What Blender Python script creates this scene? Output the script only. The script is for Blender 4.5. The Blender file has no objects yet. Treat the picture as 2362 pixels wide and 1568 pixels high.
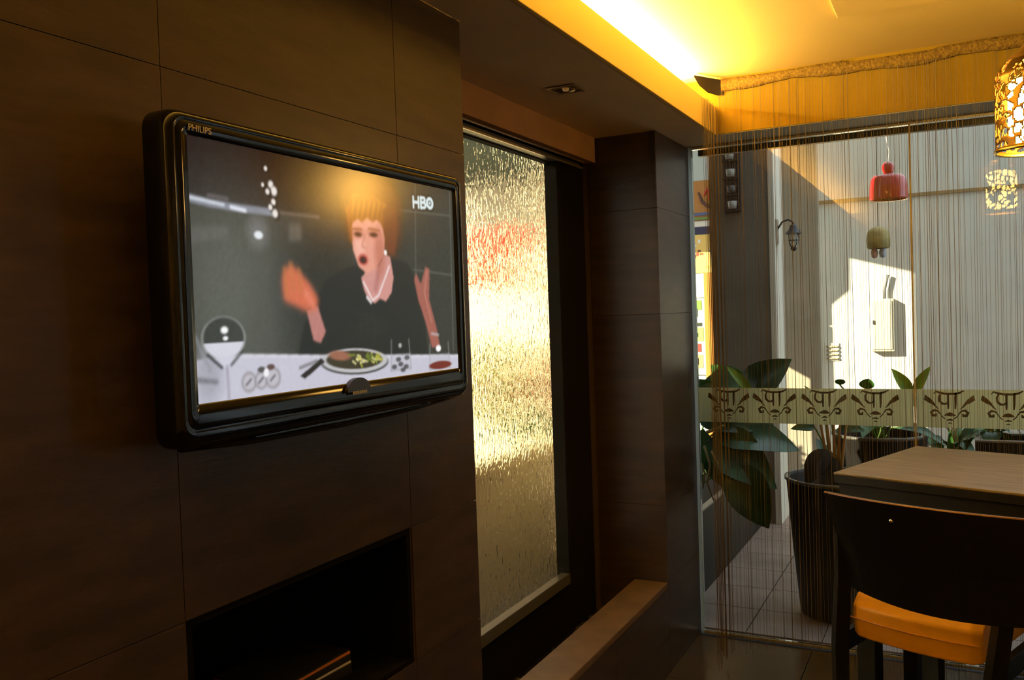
import bpy, bmesh, math, random
import numpy as np
from mathutils import Vector, Matrix, noise as mnoise

random.seed(7)
sc = bpy.context.scene
COL = sc.collection

# ------------------------------------------------------------------ camera
cd = bpy.data.cameras.new('camera')
cam = bpy.data.objects.new('camera', cd)
COL.objects.link(cam)
cd.sensor_width = 36.0
cd.lens = 2020.85 / 2362 * 36.0
cd.clip_start = 0.02
right = Vector((0.8916, 0.4516, -0.0343)).normalized()
down = Vector((-0.0170, -0.0423, -0.9990))
fwd = Vector((-0.4526, 0.8912, -0.0301)).normalized()
up = right.cross(fwd).normalized()
cam.matrix_world = Matrix((
    (right.x, up.x, -fwd.x, 0.0),
    (right.y, up.y, -fwd.y, 0.0),
    (right.z, up.z, -fwd.z, 1.35),
    (0, 0, 0, 1)))
sc.camera = cam

# ------------------------------------------------------------------ world, sun, exposure
world = bpy.data.worlds.new('sky')
sc.world = world
world.use_nodes = True
bg = world.node_tree.nodes['Background']
bg.inputs[0].default_value = (0.80, 0.90, 1.0, 1)
bg.inputs[1].default_value = 2.0
sund = bpy.data.lights.new('sun', 'SUN')
sund.energy = 16.0
sund.angle = math.radians(0.6)
sund.color = (1.0, 0.86, 0.62)
sun = bpy.data.objects.new('sun', sund)
COL.objects.link(sun)
elev = math.radians(24)
sdir = Vector((0.766 * math.cos(elev), 0.643 * math.cos(elev), -math.sin(elev)))
sun.rotation_euler = sdir.to_track_quat('-Z', 'Y').to_euler()
sun.location = (-6, -3, 6)

COVE_POWER = 240.0
sc.view_settings.view_transform = 'Standard'
sc.view_settings.look = 'None'
sc.view_settings.gamma = 1.0
sc.view_settings.exposure = 0.0
sc.view_settings.use_curve_mapping = False
sc.cycles.caustics_refractive = False
sc.cycles.caustics_reflective = False

# ------------------------------------------------------------------ helpers
MATS = {}


def mat(name, col, rough=0.6, spec=0.5, metal=0.0, var=0.0, scale=8.0, stretch=(1, 1, 1), bump=0.0, bscale=40.0,
        coat=0.0, emit=None, estr=0.0, col2=None, trans=0.0, ior=1.45):
    if name in MATS:
        return MATS[name]
    m = bpy.data.materials.new(name)
    m.use_nodes = True
    nt = m.node_tree
    p = nt.nodes['Principled BSDF']
    p.inputs['Base Color'].default_value = (*col, 1)
    p.inputs['Roughness'].default_value = rough
    p.inputs['Specular IOR Level'].default_value = spec
    p.inputs['Metallic'].default_value = metal
    p.inputs['Coat Weight'].default_value = coat
    p.inputs['Transmission Weight'].default_value = trans
    p.inputs['IOR'].default_value = ior
    if emit:
        p.inputs['Emission Color'].default_value = (*emit, 1)
        p.inputs['Emission Strength'].default_value = estr
    if var > 0 or col2 or bump > 0:
        tc = nt.nodes.new('ShaderNodeTexCoord')
        mp = nt.nodes.new('ShaderNodeMapping')
        mp.inputs['Scale'].default_value = stretch
        nt.links.new(tc.outputs['Object'], mp.inputs['Vector'])
    if var > 0 or col2:
        nz = nt.nodes.new('ShaderNodeTexNoise')
        nz.inputs['Scale'].default_value = scale
        nz.inputs['Detail'].default_value = 5
        nt.links.new(mp.outputs[0], nz.inputs['Vector'])
        r = nt.nodes.new('ShaderNodeValToRGB')
        c2 = col2 if col2 else tuple(c * (1 - var) for c in col)
        c1 = col if col2 else tuple(min(1, c * (1 + var)) for c in col)
        r.color_ramp.elements[0].color = (*c2, 1)
        r.color_ramp.elements[1].color = (*c1, 1)
        r.color_ramp.elements[0].position = 0.35
        r.color_ramp.elements[1].position = 0.65
        nt.links.new(nz.outputs['Fac'], r.inputs['Fac'])
        nt.links.new(r.outputs['Color'], p.inputs['Base Color'])
    if bump > 0:
        nb = nt.nodes.new('ShaderNodeTexNoise')
        nb.inputs['Scale'].default_value = bscale
        nb.inputs['Detail'].default_value = 4
        nt.links.new(mp.outputs[0], nb.inputs['Vector'])
        b = nt.nodes.new('ShaderNodeBump')
        b.inputs['Strength'].default_value = bump
        b.inputs['Distance'].default_value = 0.01
        nt.links.new(nb.outputs['Fac'], b.inputs['Height'])
        nt.links.new(b.outputs[0], p.inputs['Normal'])
    MATS[name] = m
    return m


def link_mesh(name, me, material=None, parent=None, smooth=False):
    o = bpy.data.objects.new(name, me)
    COL.objects.link(o)
    if material is not None and len(me.materials) == 0:
        me.materials.append(material)
    if smooth:
        for p in me.polygons:
            p.use_smooth = True
    if parent is not None:
        o.parent = parent
    return o


def obj(name, bm, material, parent=None, smooth=False, world=False):
    """world=True: the bmesh is in world coordinates; shifted into the (unrotated) parent's frame."""
    if parent is not None and world:
        off = Vector(parent.location)
        pp = parent.parent
        while pp is not None:
            off += Vector(pp.location)
            pp = pp.parent
        bmesh.ops.translate(bm, vec=-off, verts=bm.verts)
    me = bpy.data.meshes.new(name)
    bm.normal_update()
    bm.to_mesh(me)
    bm.free()
    return link_mesh(name, me, material, parent, smooth)


def thing(name, label, cat, loc=(0, 0, 0), rotz=0.0, group=None):
    o = bpy.data.objects.new(name, None)
    COL.objects.link(o)
    o.empty_display_size = 0.05
    o.location = loc
    o.rotation_euler = (0, 0, rotz)
    return tag(o, label, cat, group)


def tag(o, label, cat=None, group=None, kind=None):
    o['label'] = label
    if cat:
        o['category'] = cat
    if group:
        o['group'] = group
    if kind:
        o['kind'] = kind
    return o


def struct(o, label=None):
    o['kind'] = 'structure'
    if label:
        o['label'] = label
    return o


def add_box(bm, lo, hi, bevel=0.0, M=None):
    lo = Vector(lo)
    hi = Vector(hi)
    r = bmesh.ops.create_cube(bm, size=1.0)
    vs = r['verts']
    c = (lo + hi) / 2
    s = hi - lo
    for v in vs:
        v.co = Vector((v.co.x * s.x + c.x, v.co.y * s.y + c.y, v.co.z * s.z + c.z))
    if bevel > 0:
        es = {e for v in vs for e in v.link_edges}
        rb = bmesh.ops.bevel(bm, geom=list(es), offset=bevel, segments=2, affect='EDGES', profile=0.6)
        vs = list({v for f in rb['faces'] for v in f.verts} | {v for v in vs if v.is_valid})
    if M is not None:
        bmesh.ops.transform(bm, matrix=M, verts=[v for v in vs if v.is_valid])
    return bm


def box(lo, hi, bevel=0.0):
    return add_box(bmesh.new(), lo, hi, bevel)


def add_tube(bm, pts, rads, seg=10, cap=True):
    """tube through pts with radii"""
    rings = []
    n = len(pts)
    pts = [Vector(p) for p in pts]
    if not hasattr(rads, '__len__'):
        rads = [rads] * n
    prev = None
    for i, p in enumerate(pts):
        t = (pts[min(i + 1, n - 1)] - pts[max(i - 1, 0)]).normalized()
        if prev is None:
            a = Vector((0, 0, 1)) if abs(t.z) < 0.9 else Vector((1, 0, 0))
            u = t.cross(a).normalized()
        else:
            u = (prev - t * prev.dot(t)).normalized()
        prev = u
        w = t.cross(u)
        rings.append([bm.verts.new(p + (u * math.cos(2 * math.pi * k / seg) + w * math.sin(2 * math.pi * k / seg)) * rads[i]) for k in range(seg)])
    for a, b in zip(rings[:-1], rings[1:]):
        for k in range(seg):
            bm.faces.new((a[k], a[(k + 1) % seg], b[(k + 1) % seg], b[k]))
    if cap:
        try:
            bm.faces.new(list(reversed(rings[0])))
            bm.faces.new(rings[-1])
        except ValueError:
            pass
    return bm


def tube(pts, rads, seg=10):
    return add_tube(bmesh.new(), pts, rads, seg)


def lathe(profile, seg=32, center=(0, 0, 0), bm=None):
    """profile: list of (r, z)"""
    bm = bm or bmesh.new()
    cx, cy, cz = center
    rings = []
    for r, z in profile:
        if r < 1e-6:
            rings.append([bm.verts.new((cx, cy, cz + z))])
        else:
            rings.append([bm.verts.new((cx + r * math.cos(2 * math.pi * k / seg), cy + r * math.sin(2 * math.pi * k / seg), cz + z)) for k in range(seg)])
    for a, b in zip(rings[:-1], rings[1:]):
        for k in range(seg):
            k2 = (k + 1) % seg
            if len(a) == 1 and len(b) == 1:
                continue
            if len(a) == 1:
                bm.faces.new((a[0], b[k2], b[k]))
            elif len(b) == 1:
                bm.faces.new((a[k], a[k2], b[0]))
            else:
                bm.faces.new((a[k], a[k2], b[k2], b[k]))
    return bm


def leaf_bm(bm, base, tip, width, nrm=(0, -1, 0.3), droop=0.04, fold=0.25, n=8, shape=0.75):
    """a pointed leaf blade with a folded midrib, real thickness"""
    base = Vector(base)
    tip = Vector(tip)
    ax = tip - base
    L = ax.length
    t = ax.normalized()
    nn = Vector(nrm)
    nn = (nn - t * nn.dot(t)).normalized()
    s = t.cross(nn)
    th = 0.0015
    rows = []
    for i in range(n + 1):
        f = i / n
        w = width * 0.5 * (math.sin(math.pi * f ** shape) ** 0.8 if 0 < f < 1 else 0.02)
        c = base + ax * f - Vector((0, 0, 1)) * droop * (f * f) + nn * 0.25 * L * 0.3 * math.sin(math.pi * f)
        row = []
        for k in (-1, -0.5, 0, 0.5, 1):
            wob = 0.05 * w * math.sin(9 * f + 3 * k)
            row.append(c + s * (k * w) + nn * (abs(k) * w * fold + wob))
        rows.append(row)
    for sgn in (0, 1):
        vs = [[bm.verts.new(p - nn * th * sgn) for p in row] for row in rows]
        for a, b in zip(vs[:-1], vs[1:]):
            for k in range(4):
                q = (a[k], a[k + 1], b[k + 1], b[k])
                bm.faces.new(q if sgn == 0 else q[::-1])
    return bm


def ribbon(bm, pts, widths, y, thick=0.0008):
    """flat ribbon in the xz plane at depth y with small thickness (print on glass)"""
    n = len(pts)
    L, R_ = [], []
    for i in range(n):
        p = Vector(pts[i])
        t = Vector(pts[min(i + 1, n - 1)]) - Vector(pts[max(i - 1, 0)])
        t.normalize()
        s = Vector((-t.y, t.x))
        w = widths[i] * 0.5
        L.append(p + s * w)
        R_.append(p - s * w)
    for yy, fl in ((y, 0), (y + thick, 1)):
        a = [bm.verts.new((q.x, yy, q.y)) for q in L]
        b = [bm.verts.new((q.x, yy, q.y)) for q in R_]
        for i in range(n - 1):
            f = (a[i], b[i], b[i + 1], a[i + 1])
            bm.faces.new(f if fl == 0 else f[::-1])
    return bm


# ------------------------------------------------------------------ materials
m_panel = mat('brown_wall_tile', (0.060, 0.037, 0.026), 0.36, 0.5, var=0.22, scale=5, stretch=(1, 1.2, 6), bump=0.04, bscale=30)
m_joint = mat('dark_joint', (0.090, 0.056, 0.040), 0.8)
m_dark = mat('dark_recess', (0.012, 0.010, 0.009), 0.8, 0.1)
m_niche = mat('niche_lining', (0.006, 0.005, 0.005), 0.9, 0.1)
m_soffit = mat('soffit_paint', (0.74, 0.60, 0.46), 0.85, 0.2, var=0.04, scale=3)
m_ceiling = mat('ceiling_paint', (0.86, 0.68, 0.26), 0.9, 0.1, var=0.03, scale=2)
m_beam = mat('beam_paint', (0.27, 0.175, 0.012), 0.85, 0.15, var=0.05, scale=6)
m_floor = mat('dark_floor_tile', (0.055, 0.048, 0.042), 0.35, 0.5, var=0.2, scale=4)
m_grout = mat('floor_grout', (0.03, 0.027, 0.024), 0.9)
m_roomwall = mat('room_wall', (0.62, 0.52, 0.38), 0.8, var=0.1)
m_ledge = mat('ledge_stone', (0.17, 0.115, 0.075), 0.5, 0.4, var=0.2, scale=10, bump=0.03)
m_alu = mat('aluminium', (0.62, 0.60, 0.55), 0.35, metal=0.8)
m_alu_dark = mat('dark_aluminium', (0.10, 0.10, 0.10), 0.4, metal=0.6)
m_glassedge = mat('glass_edge', (0.70, 0.80, 0.82), 0.35, 0.6)

nt = m_glassedge.node_tree
_p = nt.nodes['Principled BSDF']
_t = nt.nodes.new('ShaderNodeBsdfTranslucent')
_t.inputs[0].default_value = (0.80, 0.92, 0.92, 1)
_m = nt.nodes.new('ShaderNodeMixShader')
_m.inputs[0].default_value = 0.85
nt.links.new(_p.outputs[0], _m.inputs[1])
nt.links.new(_t.outputs[0], _m.inputs[2])
nt.links.new(_m.outputs[0], nt.nodes['Material Output'].inputs['Surface'])

# ------------------------------------------------------------------ interior shell
XW = -0.97     # face plane of the tiled left wall
TOP = 2.0      # underside of soffit, top of the glass front
CEIL = 2.21
GY = 3.55      # glass front plane

fl = struct(obj('floor', box((-1.4, -2.2, -0.12), (3.2, 3.60, -0.012)), m_grout), 'dark tiled restaurant floor')
for i in range(-1, 7):
    for j in range(0, 7):
        x0, y0 = XW + i * 0.45, 3.52 - (j + 1) * 0.45
        if x0 < XW - 0.01 or x0 > 1.2 or y0 < 0.8:
            continue
        obj('floor_tile', box((x0 + 0.0015, y0 + 0.0015, -0.012), (x0 + 0.4485, y0 + 0.4485, 0.0), 0.0012), m_floor, fl)

cl = struct(obj('ceiling', box((-1.4, -2.2, CEIL), (3.2, 3.60, CEIL + 0.12)), m_ceiling), 'yellow lit ceiling')
bm = box((-0.303, 2.05, CEIL - 0.012), (0.30, 2.813, CEIL - 0.0005), 0.003)
obj('access_panel', bm, m_ceiling, cl)

struct(obj('roof', box((-1.42, -2.3, 2.34), (6.0, 3.64, 5.8)), mat('roof_render', (0.4, 0.38, 0.34), 0.9)), 'unseen upper storey above the room, raised to block the sun')  # unseen block, made tall so no sun passes over it to the yard wall
struct(obj('wall_right', box((3.1, -2.2, 0), (3.3, 3.6, 2.33)), m_roomwall), 'room wall on the right')
struct(obj('wall_back', box((-1.4, -2.3, 0), (3.1, -2.1, 2.33)), m_roomwall), 'room wall behind the viewer')

# left wall with TV: core built around the niche, tiles as parts
NY0, NY1, NZ0, NZ1 = 0.873, 1.440, 0.662, 0.934
ENDY = 1.700
bm = bmesh.new()
xc = XW - 0.0025
add_box(bm, (-1.4, -2.2, 0), (xc, NY0, TOP + 0.1))
add_box(bm, (-1.4, NY1, 0), (xc, ENDY, TOP + 0.1))
add_box(bm, (-1.4, NY0, 0), (xc, NY1, NZ0))
add_box(bm, (-1.4, NY0, NZ1), (xc, NY1, TOP + 0.1))
add_box(bm, (-1.4, NY0, NZ0), (-1.30, NY1, NZ1))
wl = struct(obj('wall_left', bm, m_joint), 'dark brown tiled wall with the television')
zs = [0.0, 0.133, 0.400, NZ0 + 0.004, NZ1, 1.706, TOP]
ys = [-2.2, -1.41, -0.84, -0.27, 0.30, 0.8705, 1.4425, ENDY + 0.006]
g = 0.0006
for a, b in zip(zs[:-1], zs[1:]):
    for c, d in zip(ys[:-1], ys[1:]):
        if abs(a - NZ0 - 0.004) < 1e-6 and abs(c - 0.8705) < 1e-6:
            continue
        obj('wall_tile', box((xc, c + g, a + g), (XW, d - g, b - g), 0.0005), m_panel, wl)
# niche lining
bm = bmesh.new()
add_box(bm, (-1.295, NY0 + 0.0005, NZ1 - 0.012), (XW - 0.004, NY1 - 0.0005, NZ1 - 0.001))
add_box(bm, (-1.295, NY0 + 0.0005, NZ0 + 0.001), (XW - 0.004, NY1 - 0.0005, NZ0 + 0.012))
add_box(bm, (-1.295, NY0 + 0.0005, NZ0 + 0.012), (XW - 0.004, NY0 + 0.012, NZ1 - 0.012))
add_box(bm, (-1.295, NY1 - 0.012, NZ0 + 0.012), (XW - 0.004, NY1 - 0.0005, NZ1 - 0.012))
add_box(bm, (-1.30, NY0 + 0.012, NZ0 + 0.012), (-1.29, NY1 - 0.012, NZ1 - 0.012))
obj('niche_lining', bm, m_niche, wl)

# corner column
CY0 = 3.110
cw = struct(obj('wall_corner', box((-1.4, CY0 + 0.012, 0), (xc, GY + 0.05, TOP + 0.1)), m_joint), 'dark tiled column beside the glass front')
for a, b in zip([0, 0.34, 0.62, 1.33, 1.72], [0.34, 0.62, 1.33, 1.72, TOP]):
    obj('wall_tile', box((xc, CY0 + g, a + g), (XW + 0.003, GY - 0.005, b - g), 0.0005), m_panel, cw)
    obj('wall_tile', box((-1.235, CY0 + 0.0095, a + g), (xc - 0.0005, CY0 + 0.012, b - g), 0.0005), m_panel, cw)

# wall around the water window
WX = -1.25
bm = bmesh.new()
WY0, WY1, WZ0, WZ1 = 1.78, 2.825, 0.405, 1.872
add_box(bm, (-1.285, ENDY, 0), (WX - 0.01, CY0 + 0.012, WZ0))
add_box(bm, (-1.285, ENDY, WZ1), (WX - 0.01, CY0 + 0.012, TOP + 0.1))
add_box(bm, (-1.285, WY1, WZ0), (WX - 0.01, CY0 + 0.012, WZ1))
add_box(bm, (-1.285, ENDY, WZ0), (WX - 0.01, WY0, WZ1))
struct(obj('wall_window', bm, m_dark), 'dark wall around the textured glass window')

# ledge and basin
bm = box((-1.092, ENDY + 0.007, 0.0), (xc, CY0 - 0.001, 0.315))
lg = struct(obj('trim_1', bm, m_joint), 'low tiled curb in front of the window basin')
for c, d in zip([ENDY + 0.007, 1.98, 2.55], [1.98, 2.55, CY0]):
    for a, b in zip([0, 0.133], [0.133, 0.315]):
        obj('wall_tile', box((xc, c + g, a + g), (XW + 0.003, d - g, b - g), 0.0005), m_panel, lg)
obj('curb_cap', box((-1.095, ENDY + 0.007, 0.3152), (XW + 0.003, CY0 - 0.001, 0.338), 0.003), m_ledge, lg)
struct(obj('trim_2', box((-1.258, ENDY + 0.007, 0.0), (-1.094, CY0 - 0.001, 0.20)), m_dark), 'dark basin floor below the window')
m_pebble = mat('dark_pebble', (0.05, 0.05, 0.05), 0.2, 0.7, var=0.4, scale=20)
bm = bmesh.new()
for k in range(260):
    px, py = random.uniform(-1.24, -1.11), random.uniform(1.74, 3.08)
    r = random.uniform(0.010, 0.02)
    res = bmesh.ops.create_icosphere(bm, subdivisions=1, radius=r)
    for v in res['verts']:
        v.co = Vector((v.co.x * 1.2 + px, v.co.y + py, v.co.z * 0.7 + 0.20 + r * 0.5))
tag(obj('pebbles', bm, m_pebble, smooth=True), 'wet black pebbles in the basin under the textured window', 'pebbles', kind='stuff')

# soffit with cove trough
SX = -0.812
BY = 3.345
bm = bmesh.new()
add_box(bm, (-1.395, ENDY + 0.007, TOP), (SX, BY - 0.001, TOP + 0.018))
add_box(bm, (-1.395, BY - 0.001, TOP), (SX, GY - 0.01, TOP + 0.003))
add_box(bm, (XW + 0.001, -2.1, TOP), (SX, ENDY + 0.007, TOP + 0.018))
so = struct(obj('trim_3', bm, m_soffit), 'dropped soffit along the left wall')
obj('cove_fascia', box((SX, -2.1, TOP - 0.001), (SX + 0.012, 3.344, 2.105), 0.002), m_ceiling, so)
struct(obj('trim_4', box((-1.245, ENDY + 0.007, 1.906), (-1.202, CY0 - 0.0005, TOP - 0.0005), 0.001), mat('pelmet_paint', (0.50, 0.30, 0.19), 0.8, 0.2, var=0.05)),
       'brown pelmet above the window')
# front beam above the glass
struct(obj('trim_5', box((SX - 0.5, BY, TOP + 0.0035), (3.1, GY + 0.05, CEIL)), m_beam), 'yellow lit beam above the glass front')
struct(obj('trim_6', box((SX + 0.001, BY + 0.003, TOP), (3.1, GY + 0.05, TOP + 0.003)), mat('beam_underside', (0.30, 0.30, 0.28), 0.6, 0.4)), 'grey underside of the beam')

# cove light: a long warm tube in the trough and its light
cv = thing('cove_light', 'long warm cove light strip hidden on the soffit ledge', 'light', (-0.93, 1.0, TOP + 0.018))
obj('light_tube', tube([(-0.93, -2.0, 2.120), (-0.93, 3.26, 2.120)], 0.008, 8), mat('warm_tube', (1, 0.8, 0.4), 0.4, emit=(1.0, 0.62, 0.20), estr=6.0), cv, True, True)
obj('tube_holder', box((-0.945, -2.0, TOP + 0.0182), (-0.915, 3.26, 2.112)), mat('white_plastic', (0.7, 0.7, 0.66), 0.5), cv, False, True)
ad = bpy.data.lights.new('cove_glow', 'AREA')
ad.shape = 'RECTANGLE'
ad.size = 0.03
ad.size_y = 5.2
ad.energy = COVE_POWER
ad.color = (1.0, 0.63, 0.20)
ao = bpy.data.objects.new('cove_glow', ad)
COL.objects.link(ao)
ao.location = (0, -0.37, 0.116)
ao.rotation_euler = (math.pi, math.radians(20), 0)
ao.parent = cv

# recessed downlight in the soffit
dl = thing('recessed_downlight', 'small square recessed downlight in the soffit above the window', 'downlight', (-1.006, 2.382, TOP))
bm = bmesh.new()
for (a, b) in (((-0.045, -0.045), (0.045, -0.034)), ((-0.045, 0.034), (0.045, 0.045)), ((-0.045, -0.034), (-0.034, 0.034)), ((0.034, -0.034), (0.045, 0.034))):
    add_box(bm, (a[0], a[1], -0.004), (b[0], b[1], 0.0), 0.001)
obj('frame', bm, mat('bronze_frame', (0.30, 0.20, 0.10), 0.35, metal=0.7), dl)
obj('reflector', lathe([(0.030, -0.003), (0.024, -0.001), (0.016, -0.0005), (0, -0.0004)], 20), mat('lamp_reflector', (0.8, 0.6, 0.35), 0.2, metal=1.0), dl, True)
obj('lamp', lathe([(0, -0.008), (0.008, -0.006), (0.010, -0.001)], 14), mat('lamp_glass', (0.35, 0.2, 0.08), 0.2, 0.5, emit=(1, .5, .15), estr=0.12), dl, True)  # lamp is off; faint emission stands in for its orange glint

# ------------------------------------------------------------------ window_1 : textured water glass
m_wglass = bpy.data.materials.new('textured_glass')
m_wglass.use_nodes = True
nt = m_wglass.node_tree
for n_ in list(nt.nodes):
    nt.nodes.remove(n_)
out = nt.nodes.new('ShaderNodeOutputMaterial')
gl = nt.nodes.new('ShaderNodeBsdfRefraction')
gl.inputs['Color'].default_value = (1.0, 0.96, 0.82, 1)
gl.inputs['Roughness'].default_value = 0.0
gl.inputs['IOR'].default_value = 1.28
gs = nt.nodes.new('ShaderNodeBsdfGlossy')
gs.inputs['Roughness'].default_value = 0.12
mx = nt.nodes.new('ShaderNodeMixShader')
mx.inputs[0].default_value = 0.06
tc = nt.nodes.new('ShaderNodeTexCoord')
mp = nt.nodes.new('ShaderNodeMapping')
mp.inputs['Rotation'].default_value = (math.radians(35), 0, 0)
mp.inputs['Scale'].default_value = (1, 1.5, 0.75)
n1 = nt.nodes.new('ShaderNodeTexNoise')
n1.inputs['Scale'].default_value = 46
n1.inputs['Detail'].default_value = 0.8
n1.inputs['Distortion'].default_value = 0.6
bp = nt.nodes.new('ShaderNodeBump')
bp.inputs['Strength'].default_value = 0.55
bp.inputs['Distance'].default_value = 0.0034
nt.links.new(tc.outputs['Object'], mp.inputs['Vector'])
nt.links.new(mp.outputs[0], n1.inputs['Vector'])
nt.links.new(n1.outputs['Fac'], bp.inputs['Height'])
nt.links.new(bp.outputs[0], gl.inputs['Normal'])
nt.links.new(bp.outputs[0], gs.inputs['Normal'])
nt.links.new(gl.outputs[0], mx.inputs[1])
nt.links.new(gs.outputs[0], mx.inputs[2])
nt.links.new(mx.outputs[0], out.inputs['Surface'])

w1 = bpy.data.objects.new('window_1', None)
COL.objects.link(w1)
w1.location = (WX, 2.3, WZ0)
struct(w1, 'tall textured glass water window')
obj('pane', box((WX - 0.040, WY0 - 0.05, WZ0 - 0.03), (WX - 0.036, WY1 + 0.05, WZ1 + 0.03)), m_wglass, w1, False, True)
obj('bottom_rail', box((WX - 0.02, WY0, WZ0 - 0.02), (WX + 0.012, WY1 + 0.01, WZ0 + 0.018), 0.002), mat('grey_rail', (0.10, 0.10, 0.095), 0.4, 0.5), w1, False, True)
obj('side_frame', box((WX - 0.015, WY1, WZ0), (WX + 0.012, WY1 + 0.03, WZ1 + 0.02), 0.002), m_dark, w1, False, True)
obj('top_rail', box((WX - 0.012, WY0, WZ1 + 0.004), (WX + 0.018, WY1 + 0.2, WZ1 + 0.022), 0.002), m_alu_dark, w1, False, True)
m_track = mat('brass_track', (0.62, 0.52, 0.33), 0.3, metal=0.9)
obj('track', box((WX + 0.022, ENDY + 0.01, 1.8985), (WX + 0.028, WY1 + 0.22, 1.9045), 0.001), m_track, w1, False, True)
obj('track', box((WX + 0.018, ENDY + 0.01, WZ1 + 0.004), (WX + 0.024, WY1 + 0.22, WZ1 + 0.011), 0.001), m_track, w1, False, True)

# ------------------------------------------------------------------ window_2 : glass front with frosted band
m_glass = bpy.data.materials.new('clear_glass')
m_glass.use_nodes = True
nt = m_glass.node_tree
for n_ in list(nt.nodes):
    nt.nodes.remove(n_)
out = nt.nodes.new('ShaderNodeOutputMaterial')
tr = nt.nodes.new('ShaderNodeBsdfTransparent')
tr.inputs[0].default_value = (0.95, 0.975, 0.965, 1)
gs = nt.nodes.new('ShaderNodeBsdfGlossy')
gs.inputs['Roughness'].default_value = 0.0
fr = nt.nodes.new('ShaderNodeFresnel')
fr.inputs['IOR'].default_value = 1.38
mx = nt.nodes.new('ShaderNodeMixShader')
nt.links.new(fr.outputs[0], mx.inputs[0])
nt.links.new(tr.outputs[0], mx.inputs[1])
nt.links.new(gs.outputs[0], mx.inputs[2])
nt.links.new(mx.outputs[0], out.inputs['Surface'])

m_frost = bpy.data.materials.new('frosted_film')
m_frost.use_nodes = True
nt = m_frost.node_tree
for n_ in list(nt.nodes):
    nt.nodes.remove(n_)
out = nt.nodes.new('ShaderNodeOutputMaterial')
tr = nt.nodes.new('ShaderNodeBsdfTransparent')
tr.inputs[0].default_value = (0.9, 0.88, 0.70, 1)
tl = nt.nodes.new('ShaderNodeBsdfTranslucent')
tl.inputs[0].default_value = (1.0, 0.98, 0.72, 1)
mx = nt.nodes.new('ShaderNodeMixShader')
mx.inputs[0].default_value = 0.90
df = nt.nodes.new('ShaderNodeBsdfDiffuse')
df.inputs[0].default_value = (0.80, 0.78, 0.55, 1)
mx2 = nt.nodes.new('ShaderNodeMixShader')
mx2.inputs[0].default_value = 0.05
nt.links.new(tr.outputs[0], mx.inputs[1])
nt.links.new(tl.outputs[0], mx.inputs[2])
nt.links.new(mx.outputs[0], mx2.inputs[1])
nt.links.new(df.outputs[0], mx2.inputs[2])
nt.links.new(mx2.outputs[0], out.inputs['Surface'])

w2 = bpy.data.objects.new('window_2', None)
COL.objects.link(w2)
w2.location = (-0.1, GY, 0)
struct(w2, 'frameless glass front with a frosted lettered band')
JX = -0.142
obj('pane', box((XW + 0.0175, GY, 0.012), (JX - 0.003, GY + 0.010, TOP - 0.010)), m_glass, w2, False, True)
obj('pane', box((JX + 0.003, GY, 0.012), (1.35, GY + 0.010, TOP - 0.010)), m_glass, w2, False, True)
obj('pane', box((1.356, GY, 0.012), (3.1, GY + 0.010, TOP - 0.010)), m_glass, w2, False, True)
obj('joint', box((JX - 0.0028, GY + 0.001, 0.0), (JX + 0.0028, GY + 0.009, TOP), 0.0005), mat('silicone_joint', (0.42, 0.36, 0.22), 0.5), w2, False, True)
obj('side_channel', box((XW + 0.0035, GY - 0.004, 0.0), (XW + 0.0170, GY + 0.02, TOP), 0.001), m_glassedge, w2, False, True)
obj('bottom_channel', box((XW + 0.0175, GY - 0.006, 0.0005), (3.1, GY + 0.016, 0.0115), 0.001), mat('steel_channel', (0.35, 0.34, 0.32), 0.4, metal=0.5), w2, False, True)
obj('head_channel', box((XW + 0.0175, GY - 0.010, TOP - 0.0095), (3.1, GY + 0.02, TOP - 0.0005), 0.001), m_alu, w2, False, True)
obj('outer_head', box((XW + 0.0175, GY + 0.10, TOP - 0.020), (3.1, GY + 0.13, TOP + 0.1), 0.002), m_alu_dark, w2, False, True)
BZ0, BZ1 = 0.880, 1.020
fb = obj('frosted_band', box((XW + 0.018, GY - 0.0016, BZ0), (JX - 0.004, GY - 0.0006, BZ1)), m_frost, w2, False, True)
obj('frosted_band', box((JX + 0.004, GY - 0.0016, BZ0), (1.34, GY - 0.0006, BZ1)), m_frost, w2, False, True)
m_motif = mat('dark_vinyl', (0.030, 0.026, 0.018), 0.6)


def arc(cx, cy, r, a0, a1, n=9, ry=None):
    ry = ry or r
    return [(cx + r * math.cos(math.radians(a0 + (a1 - a0) * i / (n - 1))), cy + ry * math.sin(math.radians(a0 + (a1 - a0) * i / (n - 1)))) for i in range(n)]


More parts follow.
